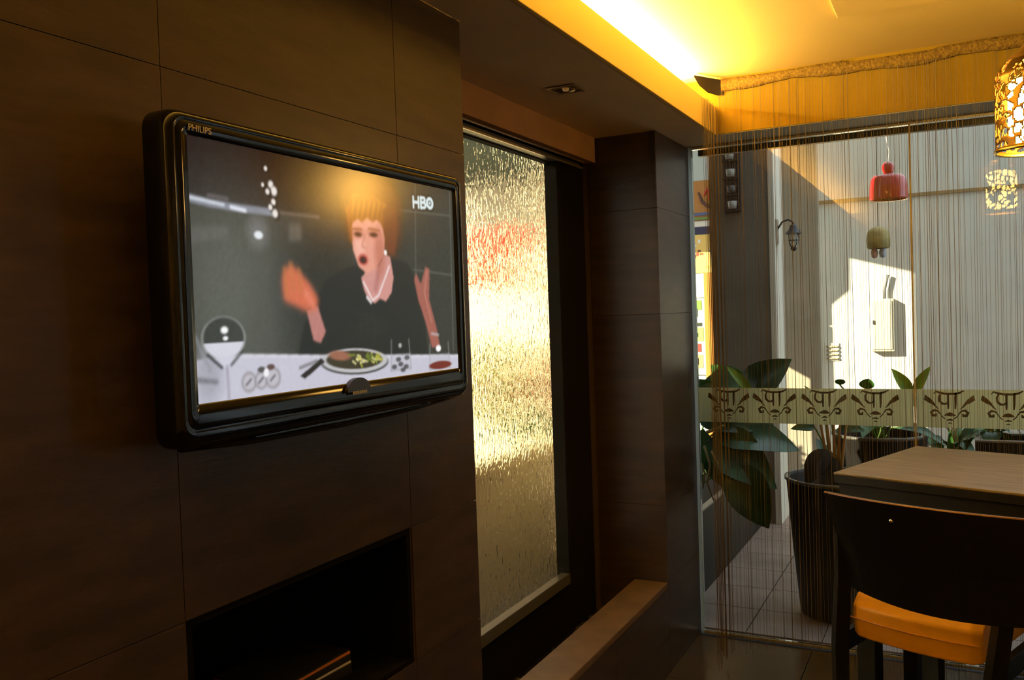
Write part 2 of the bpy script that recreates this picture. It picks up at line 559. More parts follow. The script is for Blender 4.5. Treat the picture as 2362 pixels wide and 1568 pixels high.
def motif(cx, cz):
    bm = bmesh.new()
    y = GY - 0.0030
    S = 1.2

    def rb(pts, ws):
        if not hasattr(ws, '__len__'):
            ws = [ws] * len(pts)
        ribbon(bm, [(cx + x * S * 1.06, cz + z * S) for x, z in pts], [w * 1.22 for w in ws], y)
    # letter: head stroke, bowl, two uprights
    rb([(-0.040, 0.040), (-0.034, 0.047), (-0.026, 0.044), (-0.010, 0.040), (0.012, 0.040), (0.026, 0.043), (0.038, 0.050)], [0.002, 0.005, 0.006, 0.006, 0.006, 0.006, 0.003])
    rb([(-0.022, 0.040), (-0.026, 0.030), (-0.025, 0.018), (-0.018, 0.010), (-0.010, 0.009), (-0.004, 0.014), (-0.003, 0.018)], [0.004, 0.006, 0.007, 0.007, 0.006, 0.005, 0.004])
    rb([(-0.003, 0.040), (-0.003, 0.022), (-0.003, 0.006), (-0.003, -0.006)], [0.006, 0.006, 0.006, 0.004])
    rb([(0.017, 0.043), (0.016, 0.028), (0.016, 0.010), (0.015, -0.006)], [0.006, 0.007, 0.006, 0.004])
    for s in (-1, 1):
        # leaf flourish
        rb([(s * 0.062, 0.036), (s * 0.060, 0.026), (s * 0.050, 0.018), (s * 0.041, 0.010), (s * 0.034, 0.000), (s * 0.028, -0.006)][::1], [0.002, 0.015, 0.013, 0.007, 0.004, 0.002])
        # small curl
        rb([(s * 0.022, -0.024), (s * 0.030, -0.012), (s * 0.040, -0.010), (s * 0.047, -0.017), (s * 0.043, -0.026), (s * 0.035, -0.026), (s * 0.034, -0.020)], [0.002, 0.005, 0.007, 0.008, 0.009, 0.008, 0.004])
        rb([(s * 0.012, -0.036), (s * 0.020, -0.028), (s * 0.026, -0.018)], [0.003, 0.003, 0.002])
    # centre diamond and drop
    rb([(-0.014, -0.026), (-0.006, -0.023), (0.001, -0.022), (0.008, -0.023), (0.016, -0.026)], [0.002, 0.009, 0.012, 0.009, 0.002])
    rb([(-0.008, -0.040), (0.001, -0.038), (0.010, -0.040)], [0.002, 0.006, 0.002])
    rb([(-0.004, -0.050), (0.001, -0.048), (0.006, -0.050)], [0.002, 0.004, 0.002])
    return obj('lettered_motif', bm, m_motif, w2, False, True)


for cx in (-0.828, -0.648, -0.461, -0.279, -0.028, 0.157, 0.340, 0.525):
    motif(cx, 0.956)

# ------------------------------------------------------------------ outside setting
m_deck = mat('terrace_tile', (0.31, 0.225, 0.18), 0.55, 0.4, var=0.15, scale=5)
m_deckbase = mat('terrace_mortar', (0.20, 0.17, 0.14), 0.9)
m_backwall = mat('pale_render', (0.66, 0.65, 0.56), 0.9, 0.1, var=0.05, scale=3)
m_cream = mat('cream_render', (0.80, 0.73, 0.55), 0.9, 0.1, var=0.06, scale=2)
m_pillar = mat('brown_grey_render', (0.20, 0.175, 0.14), 0.8, 0.2, var=0.1, scale=3)
m_beige = mat('beige_render', (0.42, 0.37, 0.27), 0.85, 0.2, var=0.08, scale=3)

tf = struct(obj('terrace', box((-6.5, 3.60, -0.15), (4.0, 9.0, -0.010)), m_deckbase), 'outdoor terrace floor')
struct(obj('side_lane', box((-6.5, -6.0, -0.15), (-1.43, 3.60, -0.012)), m_deckbase), 'paved side lane beyond the window')
nx, ny = 0.30, 0.30
for i in range(0, 8):
    for j in range(0, 11):
        x0, y0 = -1.40 + i * nx, 3.615 + j * ny
        obj('paving_tile', box((x0 + 0.002, y0 + 0.002, -0.010), (x0 + nx - 0.002, y0 + ny - 0.002, 0.0), 0.0015), m_deck, tf)
bw = struct(obj('wall_yard', box((-1.95, 7.0, 0), (5.0, 7.2, 3.0)), m_backwall), 'pale rendered yard wall opposite the glass')
obj('wall_trim', box((-1.94, 6.985, 2.095), (3.9, 6.9995, 2.120), 0.003), mat('brown_trim', (0.32, 0.22, 0.10), 0.7), bw)
struct(obj('wall_neighbour', box((-7.5, 7.0, 0), (-1.952, 7.3, 4.2)), m_cream), 'sunlit cream facade across the lane')
struct(obj('wall_pier', box((-1.37, 5.50, 0), (-1.012, 5.8, 3.4), 0.004), m_pillar), 'dark pier outside the glass')
struct(obj('trim_7', box((-1.011, 5.49, 0), (-0.975, 5.78, 3.4), 0.004), mat('pale_edge', (0.72, 0.68, 0.56), 0.8)), 'pale corner strip of the pier')
struct(obj('wall_return', box((-1.10, 6.2, 0), (-0.815, 6.25, 3.4), 0.004), m_beige), 'beige wall return outside')
struct(obj('sunblock_wall_side', box((-1.60, 3.62, 0), (-1.50, 5.42, 5.2)), m_pillar), 'unseen side wall added beyond the column to block the sun')  # added out of view so the pier front stays out of the sun
struct(obj('sunblock_wall_lane', box((-2.12, 4.75, 1.55), (-1.95, 5.45, 5.2)), m_cream), 'unseen upper wall added in the lane to cut off the sun')  # added out of view; its end sets the right edge of the sun patch
prof8 = [(5.451, 2.62), (5.95, 2.45), (5.955, 2.16), (6.07, 1.97), (6.115, 1.97), (6.12, 2.42), (6.999, 2.40), (6.999, 5.2), (5.451, 5.2)]  # lower edge of an added sun block, stepped to outline the sun patch
bm = bmesh.new()
va = [bm.verts.new((-2.12, y, z)) for y, z in prof8]
vb = [bm.verts.new((-1.95, y, z)) for y, z in prof8]
bm.faces.new(va)
bm.faces.new(vb[::-1])
for k in range(len(prof8)):
    k2 = (k + 1) % len(prof8)
    bm.faces.new((va[k], vb[k], vb[k2], va[k2]))
bmesh.ops.recalc_face_normals(bm, faces=bm.faces)
struct(obj('sunblock_slab', bm, m_cream), 'unseen slab added in the lane, stepped to shape the sun patch')
m_lowwall = mat('low_wall_render', (0.62, 0.55, 0.36), 0.9, 0.1, var=0.08, scale=4)
lw = struct(obj('wall_low', box((-2.02, 1.6, 0), (-1.90, 4.6, 0.64)), m_lowwall), 'low beige wall seen through the textured window')
obj('cap', box((-2.04, 1.58, 0.641), (-1.88, 4.61, 0.69), 0.004), mat('wall_cap', (0.75, 0.66, 0.42), 0.8), lw)

for yy_, zz_ in ((4.6, 2.450), (5.4, 2.498)):
    struct(obj('overhead_rail', box((-1.499, yy_ - 0.02, zz_), (4.9, yy_ + 0.02, zz_ + 0.04), 0.003), m_alu_dark), 'overhead rail carrying the hanging lanterns')
# neighbour's awning and window
aw = thing('awning', 'dark striped awning on the sunlit facade across the lane', 'awning', (-3.4, 6.99, 2.54))
bm = bmesh.new()
vs = [bm.verts.new(p) for p in ((-1.4, 0, 0.92), (1.4, 0, 0.92), (1.4, -0.7, 0.02), (-1.4, -0.7, 0.02), (-1.4, 0, 0.90), (1.4, 0, 0.90), (1.4, -0.7, 0.0), (-1.4, -0.7, 0.0))]
for q in ((0, 1, 2, 3), (7, 6, 5, 4), (0, 4, 5, 1), (3, 2, 6, 7), (0, 3, 7, 4), (1, 5, 6, 2)):
    bm.faces.new([vs[k] for k in q])
m_awn = mat('dark_awning', (0.016, 0.02, 0.016), 0.9, 0.1)
obj('canopy', bm, m_awn, aw)
bm = bmesh.new()
for k in range(14):
    x = -1.4 + 0.2 * k
    add_box(bm, (x + 0.01, -0.705, -0.10 - 0.02 * (k % 2)), (x + 0.19, -0.70, 0.0), 0.0)
obj('valance', bm, m_awn, aw)

# ------------------------------------------------------------------ television
TX = -0.880
tv = thing('television', 'black glossy flat television mounted on the brown tiled wall', 'television', (XW, 1.158, 1.19))
m_gloss = mat('piano_black', (0.004, 0.004, 0.004), 0.10, 0.4)
m_tvback = mat('tv_back', (0.012, 0.012, 0.012), 0.6)


def rrect(y0, y1, z0, z1, r, x, n=8):
    pts = []
    for (cy, cz, a0) in ((y1 - r, z1 - r, 0), (y0 + r, z1 - r, 90), (y0 + r, z0 + r, 180), (y1 - r, z0 + r, 270)):
        for k in range(n + 1):
            a = math.radians(a0 + 90 * k / n)
            pts.append(Vector((x, cy + r * math.cos(a), cz + r * math.sin(a))))
    return pts


OUT = (0.794, 1.537, 1.187, 1.628, 0.026)
INN = (0.829, 1.499, 1.246, 1.5955, 0.003)
prof = [(0.0, TX - 0.042), (0.0, TX - 0.016), (0.06, TX - 0.007), (0.15, TX - 0.002), (0.26, TX), (0.40, TX), (0.43, TX - 0.0012), (0.46, TX - 0.0005), (0.97, TX - 0.0005), (1.0, TX - 0.003)]
bm = bmesh.new()
rings = []
for t, x in prof:
    a = [o_ + (i_ - o_) * t for o_, i_ in zip(OUT, INN)]
    rings.append([bm.verts.new(p) for p in rrect(*a, x)])
for a, b in zip(rings[:-1], rings[1:]):
    n = len(a)
    for k in range(n):
        bm.faces.new((a[k], a[(k + 1) % n], b[(k + 1) % n], b[k]))
bez = obj('bezel', bm, m_gloss, tv, True, True)
bm = box((XW + 0.03, 0.83, 1.215), (TX - 0.0045, 1.515, 1.60), 0.006)
add_box(bm, (XW + 0.001, 1.02, 1.28), (XW + 0.031, 1.30, 1.53), 0.003)
obj('back_housing', bm, m_tvback, tv, False, True)
# lower lip
bm = bmesh.new()
pts = [(0.82, 1.180), (0.95, 1.174), (1.158, 1.172), (1.37, 1.174), (1.515, 1.180)]
ra, rb_ = [], []
bm = tube([(TX - 0.028, y, z + 0.012) for y, z in pts], [0.009, 0.011, 0.012, 0.011, 0.009], 12)
obj('lower_lip', bm, m_gloss, tv, True, True)
# maker's arch and gold badge
bm = bmesh.new()
c0 = (1.1640, 1.2440)
ring = [bm.verts.new((TX + 0.006, c0[0] + 0.031 * math.cos(math.pi * k / 16), c0[1] - 0.012 + 0.022 * math.sin(math.pi * k / 16))) for k in range(17)]
ring2 = [bm.verts.new((TX - 0.003, v.co.y, v.co.z)) for v in ring]
bm.faces.new(ring)
for k in range(16):
    bm.faces.new((ring[k], ring2[k], ring2[k + 1], ring[k + 1]))
bmesh.ops.recalc_face_normals(bm, faces=bm.faces)
arch = obj('logo_arch', bm, mat('bronze_black', (0.03, 0.02, 0.012), 0.25, 0.6), tv, False, True)
m_gold = mat('gold_print', (0.50, 0.38, 0.16), 0.4, metal=0.6)
bm = bmesh.new()
for k in range(7):
    add_box(bm, (TX + 0.0062, 1.145 + k * 0.0055, 1.2275), (TX + 0.0072, 1.149 + k * 0.0055, 1.2325))
obj('gold_badge', bm, m_gold, tv, False, True)


def text_mesh(name, body, size, M, material, parent, extrude=0.0004):
    cu = bpy.data.curves.new(name, 'FONT')
    cu.body = body
    cu.size = size
    cu.extrude = extrude
    cu.align_x = 'CENTER'
    cu.align_y = 'CENTER'
    tmp = bpy.data.objects.new(name + '_tmp', cu)
    COL.objects.link(tmp)
    dg = bpy.context.evaluated_depsgraph_get()
    me = bpy.data.meshes.new_from_object(tmp.evaluated_get(dg))
    bpy.data.objects.remove(tmp)
    me.transform(M)
    me.name = name
    me.materials.clear()
    o = link_mesh(name, me, material, parent)
    return o


# text lies in the yz plane, reading along +y, facing +x
MT = Matrix(((0, 0, 1, TX + 0.0016 - XW), (1, 0, 0, 0.849 - 1.158), (0, 1, 0, 1.6045 - 1.19), (0, 0, 0, 1)))
text_mesh('maker_lettering', 'PHILIPS', 0.0125, MT, mat('silver_print', (0.55, 0.48, 0.38), 0.4, metal=0.5), tv)

# the picture on the screen: flat print as vertex colours on a fine grid
GW, GH = 430, 224
u = (np.arange(GW) + 0.5) / GW
v = (np.arange(GH) + 0.5) / GH
U, V = np.meshgrid(u, v)
ASP = 0.67 / 0.35


def s2l(c):
    c = np.array(c, float) / 255.0
    return np.where(c <= 0.04045, c / 12.92, ((c + 0.055) / 1.055) ** 2.4)


img = np.zeros((GH, GW, 3))


def blur(a, s):
    if s <= 0:
        return a
    n = int(3 * s) + 1
    k = np.exp(-0.5 * (np.arange(-n, n + 1) / s) ** 2)
    k /= k.sum()
    p = np.pad(a, ((n, n), (n, n)), mode='edge')
    p = np.apply_along_axis(lambda r: np.convolve(r, k, 'valid'), 1, p)
    p = np.apply_along_axis(lambda r: np.convolve(r, k, 'valid'), 0, p)
    return p


def lay(mask, col, alpha=1.0):
    m = (mask * alpha)[..., None]
    img[:] = img * (1 - m) + np.array(col, float) * m


def poly(pts, soft=0.7):
    ins = np.zeros(U.shape, bool)
    n = len(pts)
    for i in range(n):
        (x1, y1), (x2, y2) = pts[i], pts[(i + 1) % n]
        c = ((y1 > V) != (y2 > V)) & (U < (x2 - x1) * (V - y1) / (y2 - y1 + 1e-12) + x1)
        ins ^= c
    return blur(ins.astype(float), soft)


def ell(cx, cy, rx, ry, soft=0.15, ang=0.0):
    dx, dy = (U - cx) * ASP, V - cy
    c, s = math.cos(ang), math.sin(ang)
    d = np.sqrt(((dx * c + dy * s) / (rx * ASP)) ** 2 + ((-dx * s + dy * c) / ry) ** 2)
    return np.clip((1 - d) / soft + 0.5, 0, 1)


def line(pts, w, soft=0.6):
    m = np.zeros(U.shape)
    for (x1, y1), (x2, y2) in zip(pts[:-1], pts[1:]):
        ax, ay = (x2 - x1) * ASP, y2 - y1
        t = np.clip(((U - x1) * ASP * ax + (V - y1) * ay) / (ax * ax + ay * ay + 1e-9), 0, 1)
        d = np.hypot((U - x1) * ASP - t * ax, V - y1 - t * ay)
        m = np.maximum(m, np.clip((w * 0.5 - d) / (0.004) + 0.5, 0, 1))
    return blur(m, soft)


img[:] = (46, 42, 45)
img *= 1.0
lay(np.clip((U - 0.1) * 3, 0, 1) * np.clip((V - 0.7) * 5, 0, 1), (62, 50, 47), 0.9)
lay(np.clip((U - 0.62) * 9, 0, 1), (57, 57, 53), 1.0)
lay((V < 0.755) * np.clip((0.68 - U) * 9, 0, 1), (70, 70, 66), 1.0)
lay(ell(0.08, 0.42, 0.14, 0.42, 1.4), (100, 102, 92), 0.8)
lay(ell(0.40, 0.45, 0.12, 0.5, 1.2), (46, 46, 43), 0.85)
lay(poly([(0, 0.66), (0.10, 0.68), (0.10, 0.63), (0, 0.60)], 2), (108, 108, 104), 0.6)
lay(line([(-0.001, 0.767), (0.053, 0.757), (0.136, 0.752), (0.24, 0.752)], 0.030, 1.0), (150, 155, 168), 0.9)
lay(line([(0.0, 0.770), (0.09, 0.757)], 0.012, 0.8), (225, 230, 240), 0.9)
lay(line([(0.11, 0.752), (0.15, 0.745)], 0.016, 0.8), (240, 245, 255), 0.9)
lay(line([(0.05, 0.785), (0.10, 0.782)], 0.018, 0.8), (112, 108, 110), 0.8)
lay(line([(0.24, 0.755), (0.386, 0.757)], 0.016, 1.0), (112, 100, 92), 0.8)
lay(poly([(0.283, 0.713), (0.324, 0.719), (0.322, 0.644), (0.281, 0.639)], 2.2), (106, 100, 92), 0.8)
lay(ell(0.184, 0.665, 0.028, 0.06, 1.2), (125, 125, 125), 0.8)
lay(ell(0.186, 0.652, 0.013, 0.016, 0.6), (235, 240, 245), 1.0)
for dx, dy, r in ((0.216, 0.929, .008), (0.23, 0.866, .013), (0.239, 0.841, .016), (0.219, 0.835, .010), (0.236, 0.795, .011), (0.226, 0.772, .010), (0.240, 0.748, .014), (0.205, 0.86, .007)):
    lay(ell(dx + .004, dy - .004, r * .8, r * 1.7, 0.7), (28, 25, 25), 0.7)
    lay(ell(dx, dy, r * .62, r * 1.25, 0.7), (238, 232, 226), 1.0)
for p in ([(0.802, 0.993), (0.788, 0.503)], [(0.678, 0.842), (0.982, 0.858)], [(0.781, 0.544), (0.979, 0.526)], [(0.985, 0.99), (0.975, 0.10)]):
    lay(line(p, 0.010, 0.8), (98, 98, 92), 0.75)
# hair behind the head
lay(poly([(0.482, 0.70), (0.478, 0.833), (0.532, 0.935), (0.612, 0.983), (0.69, 0.977), (0.735, 0.888), (0.725, 0.70), (0.69, 0.60), (0.649, 0.62), (0.52, 0.62)], 5), (96, 56, 24), 0.9)
lay(ell(0.59, 0.86, 0.08, 0.09, 1.3), (150, 88, 28), 0.75)
# dress, neck, face
lay(poly([(0.291, 0.12), (0.316, 0.259), (0.366, 0.39), (0.408, 0.478), (0.476, 0.531), (0.543, 0.559), (0.60, 0.58), (0.691, 0.587), (0.75, 0.573), (0.8, 0.458), (0.826, 0.263), (0.836, 0.06)], 1.5), (38, 38, 36))
lay(ell(0.57, 0.25, 0.10, 0.10, 1.2), (48, 48, 45), 0.8)
lay(poly([(0.559, 0.519), (0.62, 0.556), (0.647, 0.616), (0.67, 0.603), (0.682, 0.499), (0.67, 0.423), (0.643, 0.379), (0.618, 0.392), (0.595, 0.369), (0.568, 0.39), (0.551, 0.432), (0.540, 0.493)], 0.8), (212, 150, 142))
lay(line([(0.62, 0.55), (0.60, 0.44)], 0.03, 2), (170, 105, 100), 0.6)
lay(line([(0.549, 0.473), (0.586, 0.385), (0.612, 0.41), (0.664, 0.555)], 0.011, 0.7), (243, 228, 230), 0.95)
lay(line([(0.562, 0.40), (0.578, 0.375)], 0.016, 0.6), (240, 230, 232), 0.9)
lay(poly([(0.505, 0.725), (0.518, 0.765), (0.572, 0.79), (0.637, 0.775), (0.650, 0.691), (0.641, 0.605), (0.604, 0.538), (0.566, 0.511), (0.533, 0.544), (0.512, 0.624)], 1.0), (232, 160, 140))
lay(ell(0.625, 0.62, 0.022, 0.11, 1.0), (190, 112, 92), 0.7)
lay(ell(0.54, 0.635, 0.02, 0.05, 1.0), (250, 190, 172), 0.7)
lay(ell(0.535, 0.706, 0.022, 0.024, 1.0), (190, 116, 96), 0.8)
lay(ell(0.601, 0.712, 0.025, 0.024, 1.0), (190, 116, 96), 0.8)
lay(ell(0.535, 0.698, 0.014, 0.011, 0.9), (80, 42, 34), 0.95)
lay(ell(0.600, 0.704, 0.016, 0.011, 0.9), (80, 42, 34), 0.95)
lay(line([(0.515, 0.722), (0.55, 0.724)], 0.008, 0.7), (150, 85, 50), 0.8)
lay(line([(0.580, 0.732), (0.625, 0.728)], 0.008, 0.7), (150, 85, 50), 0.8)
lay(line([(0.565, 0.70), (0.548, 0.645), (0.562, 0.637)], 0.008, 0.8), (200, 125, 105), 0.8)
lay(ell(0.552, 0.580, 0.020, 0.026, 0.6), (185, 80, 70), 1.0)
lay(ell(0.552, 0.578, 0.013, 0.016, 0.6), (70, 22, 18), 1.0)
# fringe
lay(poly([(0.490, 0.80), (0.505, 0.765), (0.518, 0.752), (0.535, 0.775), (0.552, 0.758), (0.575, 0.782), (0.598, 0.765), (0.618, 0.785), (0.636, 0.755), (0.655, 0.73), (0.66, 0.86), (0.60, 0.90), (0.52, 0.89)], 1.3), (150, 88, 36), 0.95)
for k in range(14):
    x = 0.502 + 0.0105 * k
    lay(line([(x + 0.012, 0.86), (x + 0.003 * math.sin(3 * k), 0.785 + 0.010 * math.sin(k * 1.7))], 0.009, 1.0), (196, 124, 58) if k % 2 else (104, 58, 24), 0.5)
lay(poly([(0.487, 0.83), (0.50, 0.66), (0.512, 0.66), (0.512, 0.80)], 1.5), (150, 84, 30), 0.9)
lay(poly([(0.640, 0.84), (0.655, 0.62), (0.69, 0.61), (0.71, 0.75), (0.70, 0.86)], 2.0), (120, 66, 22), 0.95)
lay(ell(0.649, 0.622, 0.007, 0.013, 0.5), (250, 240, 235), 1.0)
# hands and arms
lay(poly([(0.330, 0.343), (0.370, 0.362), (0.396, 0.245), (0.375, 0.195), (0.350, 0.210)], 1.0), (190, 128, 120))
lay(poly([(0.252, 0.470), (0.262, 0.520), (0.285, 0.540), (0.312, 0.510), (0.348, 0.457), (0.375, 0.39), (0.366, 0.345), (0.327, 0.338), (0.291, 0.362), (0.256, 0.385)], 3.0), (216, 112, 82))
for a in ((0.270, 0.40, 0.262, 0.52), (0.29, 0.42, 0.283, 0.545), (0.315, 0.42, 0.31, 0.52)):
    lay(line([(a[0], a[1]), (a[2], a[3])], 0.020, 1.8), (198, 120, 70), 0.7)
lay(line([(0.33, 0.42), (0.355, 0.36)], 0.03, 2), (236, 138, 112), 0.7)
lay(poly([(0.779, 0.492), (0.790, 0.528), (0.812, 0.470), (0.839, 0.563), (0.860, 0.553), (0.852, 0.39), (0.883, 0.248), (0.902, 0.129), (0.858, 0.128), (0.830, 0.263), (0.795, 0.39)], 1.0), (166, 98, 86))
lay(line([(0.845, 0.54), (0.83, 0.42), (0.86, 0.27)], 0.012, 1.0), (200, 135, 120), 0.7)
lay(line([(0.858, 0.205), (0.895, 0.195)], 0.014, 0.8), (190, 185, 185), 0.8)
# table cloth
lay(poly([(-0.02, 0.155), (0.03, 0.172), (0.10, 0.174), (0.397, 0.137), (1.02, 0.072), (1.02, -0.1), (-0.02, -0.1)], 0.8), (202, 200, 214))
lay(line([(0.10, 0.172), (0.40, 0.135), (1.0, 0.070)], 0.012, 0.8), (228, 226, 236), 0.8)
lay(ell(0.03, 0.10, 0.035, 0.10, 0.9), (165, 165, 176), 0.8)
lay(line([(0.0, 0.25), (0.035, 0.12)], 0.02, 1.0), (150, 152, 158), 0.6)
lay(line([(0.0, 0.09), (0.05, 0.075)], 0.02, 1.0), (110, 110, 116), 0.7)
# wine glass
lay(ell(0.075, 0.240, 0.060, 0.085, 0.10), (150, 152, 148))
lay(ell(0.075, 0.242, 0.055, 0.079, 0.12), (64, 66, 60))
lay(ell(0.075, 0.240, 0.056, 0.080, 0.12) * (V < 0.225), (215, 215, 226))
lay(poly([(0.045, 0.17), (0.105, 0.17), (0.085, 0.125), (0.073, 0.125)], 0.8), (210, 210, 222))
lay(line([(0.030, 0.18), (0.066, 0.128)], 0.012, 0.7), (40, 40, 40), 0.8)
lay(line([(0.125, 0.185), (0.092, 0.135)], 0.012, 0.7), (60, 60, 60), 0.7)
lay(line([(0.080, 0.13), (0.082, 0.0)], 0.014, 0.8), (166, 160, 172), 0.8)
lay(ell(0.077, 0.272, 0.010, 0.014, 0.6), (255, 255, 255))
lay(ell(0.079, 0.240, 0.007, 0.008, 0.6), (250, 250, 255))
# cruets
for (x, y, r) in ((0.140, 0.060, .022), (0.176, 0.062, .020), (0.212, 0.066, .024)):
    lay(ell(x, y, r, r * 1.9, 0.3), (150, 144, 148), 0.8)
    lay(ell(x, y, r * .75, r * 1.4, 0.4), (200, 196, 206), 0.9)
    lay(line([(x - .008, y - .01), (x + .006, y + .01)], 0.010, 0.6), (110, 104, 106), 0.9)
lay(ell(0.178, 0.105, 0.012, 0.012, 0.5), (90, 84, 84))
lay(ell(0.206, 0.112, 0.012, 0.012, 0.5), (96, 74, 70))
lay(ell(0.192, 0.090, 0.008, 0.018, 0.5), (248, 246, 250))
# plate, food, knife
lay(ell(0.508, 0.094, 0.134, 0.058, 0.10, -0.05), (62, 60, 60))
lay(ell(0.508, 0.102, 0.132, 0.057, 0.08, -0.05), (196, 194, 196))
lay(ell(0.505, 0.106, 0.112, 0.044, 0.10, -0.05), (64, 58, 44))
lay(ell(0.445, 0.132, 0.042, 0.022, 0.5, -0.1), (158, 104, 84))
for k in range(26):
    random.seed(100 + k)
    x, y = random.uniform(0.50, 0.60), random.uniform(0.082, 0.135)
    c = random.choice([(222, 214, 120), (190, 190, 70), (120, 140, 50), (236, 230, 160)])
    lay(line([(x, y), (x + random.uniform(-.025, .025), y + random.uniform(-.02, .02))], 0.010, 0.5), c, 0.9)
lay(poly([(0.300, 0.060), (0.316, 0.046), (0.388, 0.112), (0.374, 0.128)], 0.6), (48, 42, 42))
lay(line([(0.30, 0.095), (0.36, 0.118)], 0.014, 0.8), (120, 114, 120), 0.8)
# tumblers
for (x0, x1, yb, yt) in ((0.655, 0.748, 0.035, 0.185), (0.842, 0.952, 0.015, 0.150)):
    for p in ([(x0, yb), (x0 + .006, yt)], [(x1, yb), (x1 - .006, yt)], [(x0, yb), (x1, yb)]):
        lay(line(p, 0.010, 0.8), (150, 148, 152), 0.7)
    lay(poly([(x0, yb), (x1, yb), (x1, yb + .075), (x0, yb + .075)], 1.0), (192, 190, 200), 0.55)
for (x, y) in ((0.67, 0.05), (0.70, 0.06), (0.725, 0.045), (0.69, 0.085), (0.73, 0.09), (0.71, 0.03)):
    lay(ell(x, y, 0.012, 0.012, 0.5), (78, 76, 80), 0.85)
lay(ell(0.70, 0.155, 0.008, 0.012, 0.6), (190, 190, 190), 0.9)
lay(ell(0.90, 0.030, 0.060, 0.022, 0.2), (120, 48, 38))
lay(ell(0.892, 0.122, 0.014, 0.018, 0.5), (255, 255, 255))
rs = np.random.RandomState(4)
img[:] = np.clip(img + blur(rs.normal(0, 1, U.shape), 1.0)[..., None] * 4, 0, 255)
# channel mark
HB = [([(0.0, 0), (0.0, 1)], [(0.26, 0), (0.26, 1)], [(0.0, .5), (0.26, .5)]),
      ([(0.38, 0), (0.38, 1)], [(0.38, 1), (0.56, .97), (0.60, .76), (0.54, .54), (0.38, .52)], [(0.54, .52), (0.64, .28), (0.57, .03), (0.38, 0)])]
hx0, hw, hz0, hh = 0.790, 0.100, 0.872, 0.054
strokes = [s for grp in HB for s in grp]
tilt = 0.010


def hp(p):
    return (hx0 + hw * p[0], hz0 + hh * p[1] + tilt * p[0])


oc = hp((0.84, 0.5))
for s in strokes:
    lay(line([hp(p) for p in s], 0.036, 0.8), (25, 25, 25), 0.8)
lay(ell(oc[0], oc[1], 0.024, 0.045, 0.25), (25, 25, 25), 0.8)
for s in strokes:
    lay(line([hp(p) for p in s], 0.017, 0.5), (222, 238, 240), 1.0)
lay(ell(oc[0], oc[1], 0.0195, 0.034, 0.2), (222, 238, 240), 1.0)
lay(ell(oc[0], oc[1], 0.0095, 0.016, 0.3), (110, 120, 122), 1.0)
lay(ell(oc[0], oc[1], 0.004, 0.007, 0.3), (222, 238, 240), 1.0)

yy = np.linspace(INN[0], INN[1], GW + 1)
zz = np.linspace(INN[2], INN[3], GH + 1)
YY, ZZ = np.meshgrid(yy, zz)
co = np.stack([np.full(YY.shape, TX - 0.0025) - XW, YY - 1.158, ZZ - 1.19], -1).reshape(-1, 3)
ii, jj = np.meshgrid(np.arange(GW), np.arange(GH))
b0 = (jj * (GW + 1) + ii).reshape(-1)
faces = np.stack([b0, b0 + 1, b0 + GW + 2, b0 + GW + 1], -1)
me = bpy.data.meshes.new('screen')
me.vertices.add(len(co))
me.vertices.foreach_set('co', co.astype(np.float32).reshape(-1))
me.loops.add(faces.size)
me.loops.foreach_set('vertex_index', faces.astype(np.int32).reshape(-1))
me.polygons.add(len(faces))
me.polygons.foreach_set('loop_start', np.arange(0, faces.size, 4, dtype=np.int32))
me.polygons.foreach_set('loop_total', np.full(len(faces), 4, np.int32))
me.update()
me.validate()
# vertex colours by averaging the cells
lin = np.clip(s2l(np.clip(img, 0, 255)) * 1.0 - 0.022, 0.001, 1)
pad = np.pad(lin, ((1, 1), (1, 1), (0, 0)), mode='edge')
vc = (pad[:-1, :-1] + pad[1:, :-1] + pad[:-1, 1:] + pad[1:, 1:]) / 4
ca = me.color_attributes.new('picture', 'FLOAT_COLOR', 'POINT')
rgba = np.ones((vc.shape[0] * vc.shape[1], 4), np.float32)
rgba[:, :3] = vc.reshape(-1, 3)
ca.data.foreach_set('color', rgba.reshape(-1))
m_screen = bpy.data.materials.new('lit_screen')
m_screen.use_nodes = True
nt = m_screen.node_tree
p = nt.nodes['Principled BSDF']
p.inputs['Base Color'].default_value = (0.004, 0.004, 0.004, 1)
p.inputs['Roughness'].default_value = 0.19
p.inputs['Specular IOR Level'].default_value = 0.75
at = nt.nodes.new('ShaderNodeVertexColor')
at.layer_name = 'picture'
nt.links.new(at.outputs['Color'], p.inputs['Emission Color'])
p.inputs['Emission Strength'].default_value = 0.95
random.seed(11)
scr = link_mesh('screen', me, m_screen, tv)
scr['label'] = 'lit screen showing a red haired person in black at a dinner table'

# ------------------------------------------------------------------ leaflets in the niche
mg = thing('menu_stack', 'orange and white edged menus lying in the dark wall niche', 'menus', (-1.125, 1.235, NZ0 + 0.0125))
m_or = mat('orange_card', (0.75, 0.24, 0.06), 0.5)
m_wh = mat('white_card', (0.75, 0.74, 0.76), 0.5)
m_bk = mat('black_card', (0.02, 0.02, 0.02), 0.5)
zc = 0.0
for k, (mm, th) in enumerate(((m_bk, 0.018), (m_wh, 0.004), (m_bk, 0.012), (m_or, 0.005), (m_bk, 0.003))):
    Mx = Matrix.Rotation(math.radians(-4 + k), 4, 'Z')
    obj('menu', add_box(bmesh.new(), (-0.075, -0.10, zc), (0.075, 0.10, zc + th), 0.0008, Mx), mm, mg)
    zc += th + 0.0003

# ------------------------------------------------------------------ string curtain
cu = thing('string_curtain', 'brown string curtain hanging in front of the glass front', 'curtain', (0.4, 3.33, 0.0))
m_string = mat('string', (0.17, 0.135, 0.085), 0.7, 0.3, var=0.3, scale=3)
bm = bmesh.new()
random.seed(5)


